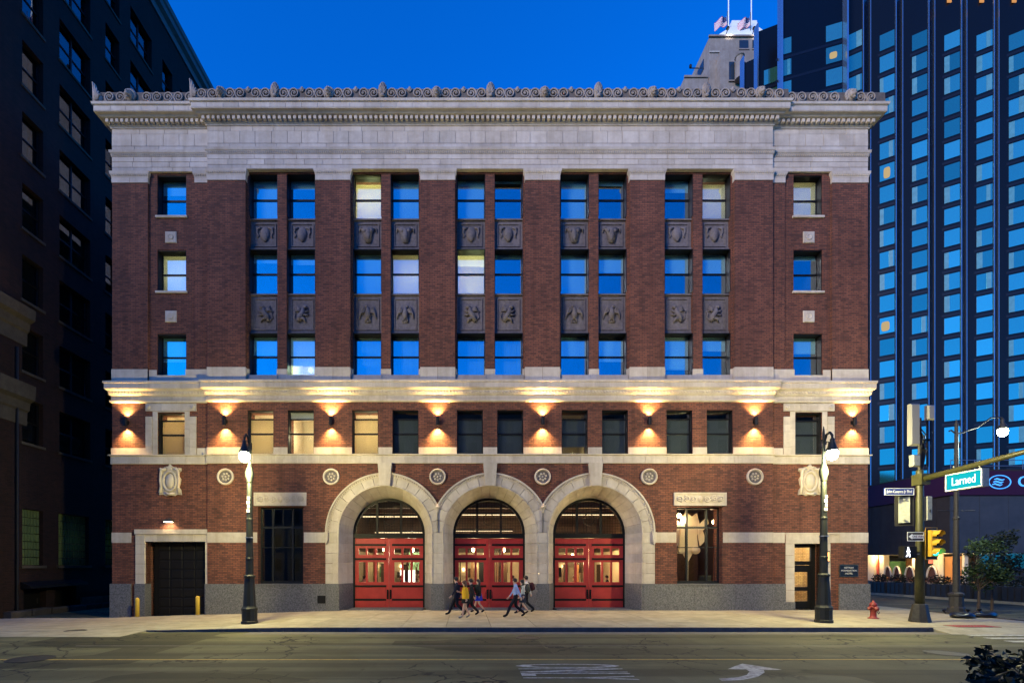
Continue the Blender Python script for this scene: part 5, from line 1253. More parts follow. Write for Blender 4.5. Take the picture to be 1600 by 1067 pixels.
for k, (px, py, s_, lab) in enumerate(((1489, 957, .30, 'black rubbish bag lying left of the corner lamp base'), (1505, 965, .36, 'flat black rubbish bag in front of the corner lamp base'), (1537, 964, .34, 'black rubbish bag with a pointed knot right of the corner lamp base'))):
    p = gnd(px, py); m = MB(); random.seed(k)
    m.ell((0, 0, .10), (s_ * 1.5, s_, .13), 14, 9); v2 = []
    for a in m.v: r_ = 1 + .22 * math.sin(a[0] * 9 + k) * math.cos(a[1] * 11 + k * 2); v2.append((p[0] + a[0] * r_, p[1] + a[1] * r_, max(.001, a[2] * r_)))
    m.v = v2; t = thing('bin_bag', lab, 'rubbish bag', (p[0], p[1], 0), 'rubbish bags'); ob('sack', m.mesh('sack', BAG, True), t)
    ob('knot', MB().lathe([(.02, .0), (.09, .10), (.05, .16), (.10, .26), (.01, .28)], 8, (p[0] - .2 * (1 if k == 2 else -1), p[1], .12)).mesh('knot', BAG), t)

# ------------------------------------------------------------------ dark brick building across the alley
LBX = -23.9
LB = thing('dark_brick_building', 'tall dark brick building across the alley on the left', 'building', (LBX - 6, 10, 0))
LTRIM = stone_mat('left_trim_stone', (.045, .040, .034), (.075, .066, .055), 3, .15)
def turn(mb):                                # x,y,z of a front-facing piece -> piece on the wall facing the alley
    mb.v = [(LBX - y, x, z) for x, y, z in mb.v]; return mb
lwin = []                                    # (y0, y1, z0, z1, double)
rows_ = [42.2 - 3.85 * k - 2.4 for k in range(9)]
for n_ in range(5):
    y0 = .87 + 6.05 * n_
    for z in rows_: lwin.append((y0, y0 + 1.3, z, z + 2.4, False)); lwin.append((y0 + 2.4, y0 + 4.75, z, z + 2.4, True))
blockw = [(.87, 2.17, 2.34, 5.4), (3.2, 5.5, 2.34, 5.4), (6.9, 8.4, 2.34, 5.4)]
doors_ = [(.95, 2.35, -.4, 1.05), (2.95, 4.5, -.35, 1.1)]
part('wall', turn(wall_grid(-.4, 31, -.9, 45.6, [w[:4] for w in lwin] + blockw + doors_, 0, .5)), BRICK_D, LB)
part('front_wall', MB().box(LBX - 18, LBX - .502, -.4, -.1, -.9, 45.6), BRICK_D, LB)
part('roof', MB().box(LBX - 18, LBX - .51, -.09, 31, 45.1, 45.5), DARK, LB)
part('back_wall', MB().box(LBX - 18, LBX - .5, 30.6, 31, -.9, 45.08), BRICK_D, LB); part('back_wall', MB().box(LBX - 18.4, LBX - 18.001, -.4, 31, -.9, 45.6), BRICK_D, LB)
part('top_cornice', sweep([(LBX - 18, -.4), (LBX, -.4), (LBX, 31)], [(-.3, 44.9), (.10, 44.95), (.15, 45.4), (.42, 45.6), (.45, 46.0), (.56, 46.1), (.60, 46.45), (-.3, 46.5)]), mottled('copper_cornice', (.045, .075, .075), (.07, .11, .11), 3, .6), LB)
LGL = glass_mat('left_window_glass', .13, (.6, .62, .65))
lf = {}
for a, b, z0, z1, dbl in lwin:
    if a > 20: continue
    w, h = b - a, z1 - z0
    if dbl not in lf:
        m = MB(); t_ = .06
        m.box(0, t_, .25, .37, 0, h); m.box(w - t_, w, .25, .37, 0, h); m.box(t_, w - t_, .25, .37, 0, t_); m.box(t_, w - t_, .25, .37, h - t_, h); m.box(t_, w - t_, .26, .36, h * .5 - .04, h * .5 + .04)
        if dbl: m.box(w/2 - .05, w/2 + .05, .255, .365, t_, h - t_)
        m.v = [(-y, x, z) for x, y, z in m.v]; lf[dbl] = m.mesh('window', BLACK)
    o = ob('window', lf[dbl], LB, (LBX, a, z0))
    for q in ((0, 1) if dbl else (0,)):
        n_ = 2 if dbl else 1; ob('pane', unit(LGL), o, (LBX - .32, a + .06 + q * (w - .12) / n_, z0 + .06), None, (.012, (w - .12) / n_ - .02, h - .12))
    blk('sill', LBX - .2, LBX + .07, a - .1, b + .1, z0 - .14, z0 - .002, LTRIM, o)
    # behind the glass: a dark room back
    if ('r', dbl) not in lf:
        m = MB().add([(-.4, -.1, -.1), (-.4, w + .1, -.1), (-2.2, w + .1, -.1), (-2.2, -.1, -.1), (-.4, -.1, h + .1), (-.4, w + .1, h + .1), (-2.2, w + .1, h + .1), (-2.2, -.1, h + .1)], [(0, 1, 2, 3), (7, 6, 5, 4), (1, 5, 6, 2), (2, 6, 7, 3), (3, 7, 4, 0)]); lf['r', dbl] = m.mesh('room', ROOM)
    ob('room', lf['r', dbl], o, (LBX, a, z0))
GB = cloth_mat('glass_block', (.20, .28, .14), .6)
for k, (a, b, z0, z1) in enumerate(blockw):
    nx_, nz_ = max(4, round((b - a) / .19)), 7; m = MB()
    for i in range(nx_):
        for j in range(nz_): m.cham(a + (b - a) * i / nx_ + .02, a + (b - a) * (i + 1) / nx_ - .02, .20, .3, z0 + (z1 - z0) * j / nz_ + .02, z0 + (z1 - z0) * (j + 1) / nz_ - .02, .02)
    o = ob('glass_block_window', turn(m).mesh('glass_block_window', GB), LB); o['kind'] = 'stuff'
    blk('sill', LBX - .2, LBX + .10, a - .12, b + .12, z0 - .16, z0 - .002, LTRIM, LB)
    point((LBX - 1.0, (a + b) / 2, 3.9), 3.5, (.75, 1, .45), .3)
part('room_liner', MB().box(LBX - 2.0, LBX - 1.9, .2, 9, 1.6, 5.9).box(LBX - 1.9, LBX - .51, .2, 9, 5.8, 5.9).box(LBX - 1.9, LBX - .51, .2, 9, 1.6, 1.7), ROOM, LB)
for k, (a, b, z0, z1) in enumerate(doors_):
    o = part('basement_door', MB().box(LBX - .45, LBX - .35, a, b, z0, z1), BLACK, LB); blk('handle', LBX - .36, LBX - .32, b - .2, b - .16, .2, .5, IRON, o)
part('door_canopy', MB().add([(LBX, .75, 1.08), (LBX + .55, .75, 1.08), (LBX + .55, 4.75, 1.16), (LBX, 4.75, 1.16), (LBX, .75, 1.45), (LBX + .55, .75, 1.22), (LBX + .55, 4.75, 1.30), (LBX, 4.75, 1.5)], [(0, 1, 2, 3), (4, 5, 6, 7), (0, 1, 5, 4), (1, 2, 6, 5), (2, 3, 7, 6), (3, 0, 4, 7)]), BLACK, LB)
for z0, z1 in ((14.2, 16.2), (9.9, 12.1)):    # belt cornices that turn the front corner and stop
    part('belt_cornice', sweep([(LBX - 10, -.4), (LBX, -.4), (LBX, 1.1)], [(-.2, z0), (.05, z0), (.07, z0 + .7), (.18, z0 + .8), (.24, z0 + 1.2), (.5, z0 + 1.35), (.55, z1 - .1), (.3, z1), (-.2, z1)]), LTRIM, LB)
part('downpipe', MB().tube([(LBX + .1, .45, -.3), (LBX + .1, .45, 13.9)], .06, 8), BLACK, LB)
part('base_course', MB().box(LBX + .002, LBX + .12, 4.8, 30, -.5, .35), stone_mat('base_concrete', (.10, .085, .06), (.17, .145, .10), 2, .2), LB)
random.seed(3)
for k in range(9):                            # rough kerb stones along the wall foot
    y0 = -.2 + k * 1.25; h_ = random.uniform(.12, .22); s_ = .45 + random.uniform(-.06, .06)
    o = ob('alley_kerb_stone', MB().cham(0, 1.18, 0, .5, 0, .45, .06).mesh('alley_kerb_stone', LTRIM), LB, (LBX + s_, y0, -.56 + h_ * .3), (0, R(random.uniform(-2, 2)), R(90)))
ct = thing('trash_cart', 'dark wheeled cart with white bars half hidden behind the left hotel corner', 'cart', (LBX + .9, 7.8, -.4)); x, y = LBX + .75, 8.6
ob('bin', MB().add([(x - .35, y - .4, -.25), (x + .3, y - .4, -.25), (x + .3, y + .4, -.25), (x - .35, y + .4, -.25), (x - .5, y - .5, .75), (x + .5, y - .5, .75), (x + .5, y + .5, .75), (x - .5, y + .5, .75)], [(0, 1, 2, 3), (4, 5, 6, 7), (0, 1, 5, 4), (1, 2, 6, 5), (2, 3, 7, 6), (3, 0, 4, 7)]).mesh('bin', BLACK), ct)
ob('bar', MB().tube([(x - .3, y - .56, .62), (x + .5, y - .56, .60)], .03, 6).mesh('bar', LTRIM), ct); ob('bar', MB().tube([(x - .2, y - .52, .15), (x + .5, y - .52, .18)], .03, 6).mesh('bar', LTRIM), ct)
for sy in (-.3, .3): ob('wheel', MB().lathe([(.13, -.04), (.13, .04)], 14, (x, y + sy, -.27), 'x').mesh('wheel', BLACK), ct)
ob('lid', MB().box(x - .52, x + .52, y - .52, y + .52, .752, .80).mesh('lid', BLACK), ct)

# ------------------------------------------------------------------ glass tower and its podium
TW = thing('glass_tower', 'tall dark blue glass hotel tower with bright vertical fins at the right', 'tower', (60, 45, 0))
NAVY = mat('tower_dark_glass', (.0025, .005, .012), .22, spec=.14)
NAVY2 = mat('tower_spandrel', (.005, .008, .018), .25, spec=.2)
FIN = mat('tower_fin', (.42, .52, .60), .25, .9)
TP = mat('tower_pane', (.03, .06, .07), .06, spec=.9)
def _tp(m, lo, hi):
    oi = N(m, 'ShaderNodeObjectInfo'); r = ramp(m, [(0, lo), (1, hi)]); L(m, oi.outputs['Random'], r.inputs['Fac']); L(m, r.outputs['Color'], bsdf(m).inputs['Base Color'])
    bsdf(m).inputs['Metallic'].default_value = .85
_tp(TP, (.05, .26, .21), (.16, .54, .42))
TCUR = mottled('tower_curtain', (.02, .16, .22), (.05, .24, .32), 2, .4)
TLIT = emis('tower_lit_room', (1, .74, .38), .30); TLIT2 = emis('tower_lit_top', (1, .46, .16), .38)
ROOF_Z = 79.5; P0, PITCH, WH = 45.1, 2.925, 2.1
def facet(xa, Za, xb, Zb, cols, rows, strip=True, lit={}):
    """A flat tower face from plan point a (left) to b; cols = pane spans as shares of its length."""
    ya, yb = Za - CD, Zb - CD
    d = Vector((xb - xa, yb - ya, 0)); Ln = d.length; a = math.atan2(d.y, d.x); u = d / Ln; nrm = Vector((u.y, -u.x, 0))
    def loc(s, out, z): q = Vector((xa, ya, 0)) + u * (s * Ln) + nrm * out; return (q.x, q.y, z)
    ob('facade_panel', unit(NAVY), TW, loc(0, -.3, 6.0), (0, 0, a), (Ln, .3, ROOF_Z - 6.0)) if False else None
    w = MB(); p0, p1 = Vector(loc(0, 0, 0)), Vector(loc(1, 0, 0)); w.quad((p0.x, p0.y, 6), (p1.x, p1.y, 6), (p1.x, p1.y, ROOF_Z), (p0.x, p0.y, ROOF_Z)); ob('facade_panel', w.mesh('facade_panel', NAVY), TW)
    for k in rows:
        z = P0 + PITCH * k
        for ci, (s0, s1) in enumerate(cols):
            mt = TP
            key = (k, ci)
            o = ob('window', unit(mt), TW, loc(s0, .03, z), (0, 0, a), ((s1 - s0) * Ln, .06, WH))
            rr = random.random()
            if key in lit or rr < .022:
                f0 = random.uniform(.15, .55); o2 = ob('lit_room', unit(TLIT), o, (0, 0, 0), None, None); o2.data = LAMPM; o2.location = (f0 + .15, -.2, .45); o2.scale = (random.uniform(.16, .3), .3, random.uniform(.2, .42))
            elif rr < .5:
                o2 = ob('curtain', unit(TCUR), o); f0 = random.choice([0, 0, .62]); o2.location = (f0, -.35, .0); o2.scale = (random.uniform(.25, .38), .3, 1)
        ob('floor_band', unit(NAVY2), TW, loc(cols[0][0] - .08, .02, z - .62), (0, 0, a), ((cols[-1][1] - cols[0][0] + .08) * Ln, .04, .34))
    return loc
SC = .0868
LAMPM = MB().prism_y([(math.copysign(abs(math.cos(a_)) ** .5, math.cos(a_)), math.copysign(abs(math.sin(a_)) ** .6, math.sin(a_))) for a_ in [2*PI*q_/16 for q_ in range(16)]], -.5, .5).mesh('lit_room', TLIT)
random.seed(11)
BW = 4.34
def fin(x, Y, z0=6.0, z1=None, w=.16, dpt=.75): blk('fin', x - w / 2, x + w / 2, Y - dpt, Y + .12, z0, z1 or ROOF_Z + .6, FIN, TW)
for i in range(8):
    xa = (1309 - 728) * 66 / F + (i) * BW - .0
    Za, Zb = 66.0, 64.6
    rows = range(-11, 10)
    facet(xa, Za, xa + 2.2, Zb, [(.40, .975)], rows)
    w = MB(); w.quad((xa + 2.2, Zb - CD, 6), (xa + BW, Za - CD, 6), (xa + BW, Za - CD, ROOF_Z), (xa + 2.2, Zb - CD, ROOF_Z)); ob('return_panel', w.mesh('return_panel', NAVY2), TW)
    fin(xa + 2.24, Zb - CD - .02, w=.10, dpt=.12); fin(xa + BW, Za - CD - .05, w=.09, dpt=.12)
    # glazed top floor, warm lit
    if i >= 3: ob('top_lit_room', unit(TLIT2), TW, (xa + .9, Zb - CD + .45, 77.6), None, (1.4, .05, .9))
fin((1309 - 728) * 66 / F, 66 - CD - .45, w=.15)
facet(42.45, 66.0, 49.4, 63.7, [(.03, .20), (.74, .985)], range(-2, 10)); fin(42.45, 66 - CD, w=.22); fin(49.45, 63.7 - CD, w=.22)
facet(41.9, 70.5, 45.3, 69.0, [(.30, .95)], range(2, 10)); fin(41.9, 70.5 - CD, w=.2); facet(42.4, 75.0, 44.6, 73.7, [(.05, .9)], range(2, 10)); fin(42.4, 75 - CD, w=.2)
for pts in (((49.4, 63.7), (50.45, 66.0)),):
    (a, b), (c, d) = pts; w = MB(); w.quad((a, b - CD, 6), (c, d - CD, 6), (c, d - CD, ROOF_Z), (a, b - CD, ROOF_Z)); ob('return_panel', w.mesh('return_panel', NAVY2), TW)
part('tower_core', MB().prism_z([(45.6, 69.4 - CD), (50.5, 66.3 - CD), (85.5, 66.3 - CD), (85.5, 95 - CD), (56.5, 95 - CD), (45.4, 75.3 - CD)], 0, ROOF_Z), NAVY, TW)
part('tower_roof', MB().box(57, 85.5, 68 - CD, 94 - CD, ROOF_Z + .01, ROOF_Z + 2), NAVY, TW)

PX, PY = 38.0, 12.8
PO = thing('tower_podium', 'dark panelled podium of the glass tower with a purple sign band', 'building', (50, 25, 0))
PANEL = mottled('podium_panel', (.026, .022, .021), (.038, .033, .031), 1.2, .7, spec=.15)
PANEL_B = mottled('podium_panel_blue', (.030, .034, .042), (.045, .05, .06), 1.2, .5, spec=.3)
PURP = mat('sign_band_purple', (.030, .006, .028), .6, spec=.2)
part('core', MB().box(PX + .1, 95, PY + .1, 60, 3.4, 9.6), DARK, PO)
part('soffit', MB().box(PX + .12, 70, PY + .12, 59, 3.32, 3.39), mat('soffit_white', (.5, .45, .36), .8), PO)
part('sign_band', MB().box(PX - .15, PX + .099, PY - .15, 60, 7.84, 9.72).box(PX + .1, 95, PY - .15, PY + .099, 7.84, 9.72), PURP, PO)
part('roof_deck', MB().box(PX - .1, 95, PY - .1, 62, 9.73, 9.85), DARK, PO)
for i in range(16): blk('wall_panel', PX, PX + .098, PY + .1 + i * 1.05 + .012, PY + .1 + (i + 1) * 1.05 - .012, 3.3, 7.83, PANEL, PO)
for i in range(12): blk('wall_panel', PX + .0 + i * 2.26 + .012 + (.001 if i else 0), PX + (i + 1) * 2.26 - .012, PY, PY + .098, 3.3, 7.83, PANEL_B, PO)
EBLUE = emis('sign_blue_glow', (.06, .34, 1.0), 1.0)
lx, lz = 41.65, 8.85
m = MB(); m.tube([(lx + .85 * math.cos(2*PI*i/36), PY - .19, lz + .52 * math.sin(2*PI*i/36)) for i in range(36)], .035, 6, closed=True)
for q in range(3): m.tube([(lx - .42 + .3 * t / 4 * 2.6 - .08 * q, PY - .19, lz + .20 - .20 * q + .06 * math.sin(t * 1.6)) for t in range(5)], [.03, .06, .06, .06, .02], 6)
ob('logo', m.mesh('logo', EBLUE), PO); ob('lettering', text_mesh('C', 1.15, EBLUE, .03), PO, (43.45, PY - .19, lz), (R(90), 0, 0))
rl = MB()
for q in range(2): rl.tube([(PX + .3, PY + .3, 10.2 + q * .45), (PX + 30, PY + .3, 10.2 + q * .45)], .03, 5)
for q in range(16): rl.tube([(PX + .3 + q * 1.9, PY + .3, 9.8), (PX + .3 + q * 1.9, PY + .3, 10.7)], .025, 5)
ob('roof_railing', rl.mesh('roof_railing', mat('rail_steel', (.3, .36, .45), .3, .8)), PO)
# ground floor café of the podium
WHITEC = mat('white_column', (.62, .55, .42), .7)
part('cafe_floor', MB().box(PX + .2, 66, PY + .3, 50, -.1, .95), FLOOR, PO); part('cafe_back_wall', MB().box(49.0, 49.2, PY + .3, 50, .96, 3.31), CREAM, PO); part('cafe_back_wall', MB().box(PX + 6.5, 66, PY + 4.5, PY + 4.7, .96, 3.31), DWOOD, PO)
def wallpx(name, p0, p1, X, z0, z1, mt, th=.1):       # upright panel on a plane X=const seen between two photo columns
    ya, yb = F * X / (p1 - 728) - CD, F * X / (p0 - 728) - CD; return blk(name, X, X + th, ya, yb, z0, z1, mt, PO)
wallpx('column', 1343, 1366, 39.6, .96, 3.31, WHITEC, .5); wallpx('column', 1372.5, 1381, 39.6, .96, 3.31, WHITEC, .5); wallpx('column', 1425, 1434, 39.6, .96, 3.31, WHITEC, .4); wallpx('column', 1458, 1467, 39.6, .96, 3.31, WHITEC, .4); wallpx('column', 1503, 1507, 39.6, .96, 3.31, WHITEC, .3)
wallpx('red_post', 1369.5, 1372, 39.5, .96, 3.31, mat('red_post', (.5, .08, .03), .5), .1)
wallpx('green_panel', 1383, 1414, 41.5, .97, 2.75, mat('cafe_green', (.10, .24, .10), .5)); wallpx('orange_panel', 1476, 1502, 41.0, .97, 3.1, mat('cafe_orange', (.50, .22, .06), .6)); wallpx('brown_panel', 1415, 1425, 41.6, .97, 3.2, WOOD); wallpx('poster', 1451, 1458, 39.7, 2.5, 3.1, mat('poster_red', (.6, .12, .1), .6), .03)
for i in range(8): blk('glazing_mullion', PX + 2.2 + i * 2.0, PX + 2.35 + i * 2.0, PY + .14, PY + .3, .0, 3.3, BLACK, PO)
for i in range(8): ob('pane', pane_mesh(GLASS_M), PO, (PX + 2.35 + i * 2.0, PY + .2, .2), None, (1.85, 1, 3.1))
part('planter_base_wall', MB().box(PX + 2.2, 66, PY + .12, PY + .32, -.05, .19), DARK, PO)
for k, (px, py, e) in enumerate(((39.0, 17.5, 120), (39.2, 21.5, 130), (39.0, 14.6, 90), (42.5, 15.0, 60))):
    t = thing('ceiling_downlight', 'warm downlight under the podium ceiling, ' + ['third from the street corner', 'fourth and farthest from the street corner', 'second from the street corner', 'the one nearest the street corner inside'][k], 'ceiling light', (px, py, 3.3), 'podium downlights')
    ob('trim', MB().lathe([(.14, .0), (.14, -.03), (.10, -.03), (.10, -.005)], 14, (px, py, 3.319)).mesh('trim', WHITEC), t); ob('lens', MB().lathe([(.095, -.012), (.095, -.004)], 14, (px, py, 3.316)).mesh('lens', emis('down_lens_%d' % k, (1, .8, .5), 25)), t); point((px, py, 3.12), e, (1, .70, .34), .12)
CUSH = mat('brown_cushion', (.12, .045, .02), .7)
for k, (px, w_) in enumerate(((1387, 11), (1401, 11), (1421, 14), (1456, 15))):
    X = 38.9; Zc = F * X / (px - 728); y = Zc - CD; hw = w_ / F * Zc * .55
    t = thing('lounge_chair', 'rounded white lounge chair with brown cushion behind the planters, ' + ['leftmost of four', 'second from the left', 'third from the left', 'rightmost of four'][k], 'chair', (X, y, .95), 'lounge chairs behind the planters')
    arcp = [(X, y + hw * math.cos(R(q * 20)), .95 + .3 + 1.02 * math.sin(R(q * 20))) for q in range(10)]; ob('hoop', MB().tube(arcp, .07, 7).mesh('hoop', WHITEC, True), t)
    ob('backrest', MB().add([(X + .06, p[1], p[2]) for p in arcp] + [(X + .16, p[1], p[2]) for p in arcp], [tuple(range(10)), tuple(range(19, 9, -1))] + [(i, i + 10, i + 11, i + 1) for i in range(9)]).mesh('backrest', CUSH), t)
    ob('seat', MB().box(X - .4, X + .2, y - hw * .9, y + hw * .9, .951, 1.3).mesh('seat', CUSH), t)

# ------------------------------------------------------------------ foliage
def leafmat(name, lo, hi):
    m = mat(name, lo, .6, spec=.3); n = noise(m, 9, 3); r = ramp(m, [(.3, lo), (.7, hi)]); L(m, n.outputs['Fac'], r.inputs['Fac']); L(m, r.outputs['Color'], bsdf(m).inputs['Base Color']); return m
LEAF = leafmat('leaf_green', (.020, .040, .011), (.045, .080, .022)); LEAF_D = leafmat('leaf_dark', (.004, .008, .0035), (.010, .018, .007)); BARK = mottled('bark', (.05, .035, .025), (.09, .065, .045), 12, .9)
def leaves(m, c, r, n, size, rnd):
    for _ in range(n):
        while True:
            p = Vector((rnd.uniform(-1, 1), rnd.uniform(-1, 1), rnd.uniform(-1, 1)))
            if .15 < p.length < 1: break
        p = Vector((c[0] + p.x * r[0], c[1] + p.y * r[1], c[2] + p.z * r[2])); d = Vector((rnd.gauss(0, 1), rnd.gauss(0, 1), rnd.gauss(0, .6))).normalized(); e = d.orthogonal().normalized(); e.rotate(Matrix.Rotation(rnd.uniform(0, 6.3), 3, d)); s = size * rnd.uniform(.6, 1.3)
        b = d.cross(e) * s * .12
        m.add([p, p + d * s * .5 + e * s * .28 + b, p + d * s, p + d * s * .5 - e * s * .28 + b], [(0, 1, 2, 3)])
def tree(name, label, x, y, z, h, cr, nl, size, seed, mt, stem=.07):
    rnd = random.Random(seed); t = thing(name, label, 'tree' if 'tree' in name else 'shrub', (x, y, z)); tr = MB(); cl = []
    tr.tube([(x, y, z - .05), (x + .05, y, z + h * .35), (x - .04, y + .05, z + h * .7), (x + .02, y, z + h * .95)], [stem, stem * .8, stem * .5, stem * .15], 7)
    for k in range(9):
        a = rnd.uniform(0, 6.3); q = rnd.uniform(.3, .8); p0 = (x, y, z + h * q); p1 = (x + cr * rnd.uniform(.5, .95) * math.cos(a), y + cr * rnd.uniform(.5, .95) * math.sin(a), z + h * (q + rnd.uniform(.05, .28))); tr.tube([p0, ((p0[0] + p1[0]) / 2, (p0[1] + p1[1]) / 2, (p0[2] + p1[2]) / 2 + .1), p1], [stem * .45, stem * .3, stem * .08], 5); cl.append(p1)
    ob('trunk', tr.mesh('trunk', BARK), t); m = MB()
    for p in cl + [(x, y, z + h * .95)]: leaves(m, p, (cr * .42, cr * .42, cr * .34), nl // 10, size, rnd)
    o = ob('crown', m.mesh('crown', mt), t); return t
p = gnd(1572, 935)[:2]
tree('young_tree', 'young leafy tree at the far right beside the cross street', 26.9, .2, -.15, 3.75, 1.15, 1500, .17, 5, LEAF)
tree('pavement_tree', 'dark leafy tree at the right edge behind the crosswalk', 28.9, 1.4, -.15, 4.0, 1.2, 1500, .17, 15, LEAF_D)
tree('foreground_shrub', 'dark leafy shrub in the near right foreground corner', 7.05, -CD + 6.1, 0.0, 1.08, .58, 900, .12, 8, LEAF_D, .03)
# planters along the far kerb of the cross street
PLM = mottled('planter_box', (.012, .012, .013), (.022, .021, .021), 5, .6)
for k in range(9):
    y0 = 1.6 + k * 1.75 + (.0); y1 = y0 + 1.6; X = 35.6; rnd = random.Random(40 + k)
    t = thing('planter_box', 'dark planter box with hedge across the side street, ' + ['nearest', 'second nearest', 'third nearest', 'fourth nearest', 'fifth nearest', 'sixth nearest', 'seventh nearest', 'eighth nearest', 'farthest'][k] + ' of the row', 'planter', (X, (y0 + y1) / 2, 0), 'planters along the far kerb')
    b = MB(); b.box(X - .3, X + .3, y0, y1, -.005, .95)
    for q in range(4): b.box(X - .33, X - .301, y0 + .08 + q * .4, y0 + .32 + q * .4, .08, .86)
    ob('box', b.mesh('box', PLM), t); m = MB(); leaves(m, (X, (y0 + y1) / 2, 1.22), (.36, .82, .42), 420, .15, rnd); ob('foliage', m.mesh('foliage', LEAF_D), t)

# ------------------------------------------------------------------ pale stone tower far behind, with flags
FZ = 130.0; fk = FZ / F
def TX(px): return (px - 728) * fk
def TZ(py): return CH + (884 - py) * fk
FY = FZ - CD
FS = stone_mat('far_tower_stone', (.24, .20, .18), (.33, .28, .25), .25, .1)
FT = thing('far_stone_tower', 'far pale stone tower with white floodlit roof behind the hotel', 'tower', (TX(1150), FY, 0))
part('upper_block', MB().box(TX(1108.5), TX(1260), FY, FY + 30, 60, TZ(58.5)), FS, FT); part('front_bay', MB().box(TX(1119), TX(1260), FY - 2.2, FY - .01, 60, TZ(93)), FS, FT); part('lower_block', MB().box(TX(1071), TX(1108), FY + .5, FY + 26, 60, TZ(118)), FS, FT)
part('string_course', MB().box(TX(1108.2), TX(1260), FY - .25, FY - .001, TZ(83.5), TZ(81.5)), stone_mat('far_trim', (.4, .36, .33), (.5, .45, .4), .3, .05), FT)
part('parapet', MB().box(TX(1108) - .2, TX(1260), FY - .4, FY - .002, TZ(59.5), TZ(57)), FS, FT); part('parapet', MB().box(TX(1070), TX(1108) - .3, FY + .2, FY + .49, TZ(119.5), TZ(116.5)), FS, FT)
for a, b, c, d, y in ((1155, 1169, 64, 78, FY), (1132, 1140, 111, 140, FY - 2.2), (1149, 1157, 111, 140, FY - 2.2), (1175.5, 1179, 64, 78, FY)):
    o = part('window', MB().box(TX(a), TX(b), y - .12, y - .003, TZ(d), TZ(c)), mat('far_window_%d' % a, (.02, .035, .06), .1), FT); blk('sill', TX(a) - .2, TX(b) + .2, y - .35, y - .121, TZ(d) - .3, TZ(d), FS, o)
for zz0, zz1 in ((74, 90), (104, 116)):
    part('window', MB().box(TX(1108.5) - .12, TX(1108.5) - .004, FY + 3, FY + 6.5, TZ(zz1), TZ(zz0)), bpy.data.materials['far_window_1155'], FT)
part('column', MB().lathe([(1.2, TZ(145)), (.95, TZ(112)), (1.2, TZ(111))], 14, (TX(1144.5), FY - 3.4, 0)), FS, FT)
WR = mat('white_roof_metal', (.78, .78, .74), .5)
a, b, z0, z1 = TX(1114), TX(1215), TZ(57.5), CH + 844 / F * (FZ + 4.6) - 1.6; y0, y1 = FY + .6, FY + 24
part('hipped_roof', MB().add([(a, y0, z0), (b, y0, z0), (b, y1, z0), (a, y1, z0), (a + 8.0, y0 + 4, z1 + 1.6), (b - 3, y0 + 4, z1 + 1.6), (b - 3, y1 - 5, z1 + 1.6), (a + 8.0, y1 - 5, z1 + 1.6)], [(0, 1, 5, 4), (1, 2, 6, 5), (2, 3, 7, 6), (3, 0, 4, 7), (4, 5, 6, 7), (3, 2, 1, 0)]), WR, FT)
za = z1 + 1.6; part('lantern', MB().add([(TX(1157), y0 + 4.2, za), (TX(1202), y0 + 4.2, za), (TX(1202), y1 - 6, za), (TX(1157), y1 - 6, za), (TX(1160), y0 + 4.5, za + 1.9), (TX(1200), y0 + 4.5, za + 1.9), (TX(1200), y1 - 6.6, za + 1.9), (TX(1160), y1 - 6.6, za + 1.9)], [(0, 1, 5, 4), (1, 2, 6, 5), (2, 3, 7, 6), (3, 0, 4, 7), (4, 5, 6, 7), (3, 2, 1, 0)]), WR, FT)
for px in (1160.5, 1198): part('roof_mast', MB().tube([(TX(px), FY + 7, za), (TX(px), FY + 7, za + 14)], .16, 6), WR, FT)
for k, (px, py, yy) in enumerate(((1133, 46, FY - .3), (1174, 46, FY - .3), (1093, 70, FY + 6), (1081, 98, FY + 12))):
    zz = TZ(58.5) if k < 2 else TZ(py) ; xx = TX(px) if k < 2 else TX(1108.5) if k == 2 else TX(1108.5)
    if k < 2: mm = MB().tube([(xx, yy + .3, zz - .1), (xx + .5, yy - .1, zz + 1.6)], .12, 6); mm.ell((xx + .5, yy - .1, zz + 1.9), (.45, .45, .45), 8, 6); part('floodlight', mm, BLACK, FT); spot('flood_light', (xx + 1, FY - 1.2, zz + .2), (R(125), 0, 0), 330, (1, .95, .85), 150, .6, .4)
    else: mm = MB().tube([(xx, yy, TZ(118) + 4 * (4 - k)), (xx - 2.2, yy, TZ(118) + 4 * (4 - k))], .12, 6); mm.ell((xx - 2.3, yy, TZ(118) + 4 * (4 - k) + .5), (.4, .4, .6), 8, 6); part('floodlight', mm, BLACK, FT)
FLR = mat('flag_red', (.45, .03, .05), .8); FLW = mat('flag_white', (.75, .75, .75), .8); FLB = mat('flag_navy', (.02, .03, .12), .8)
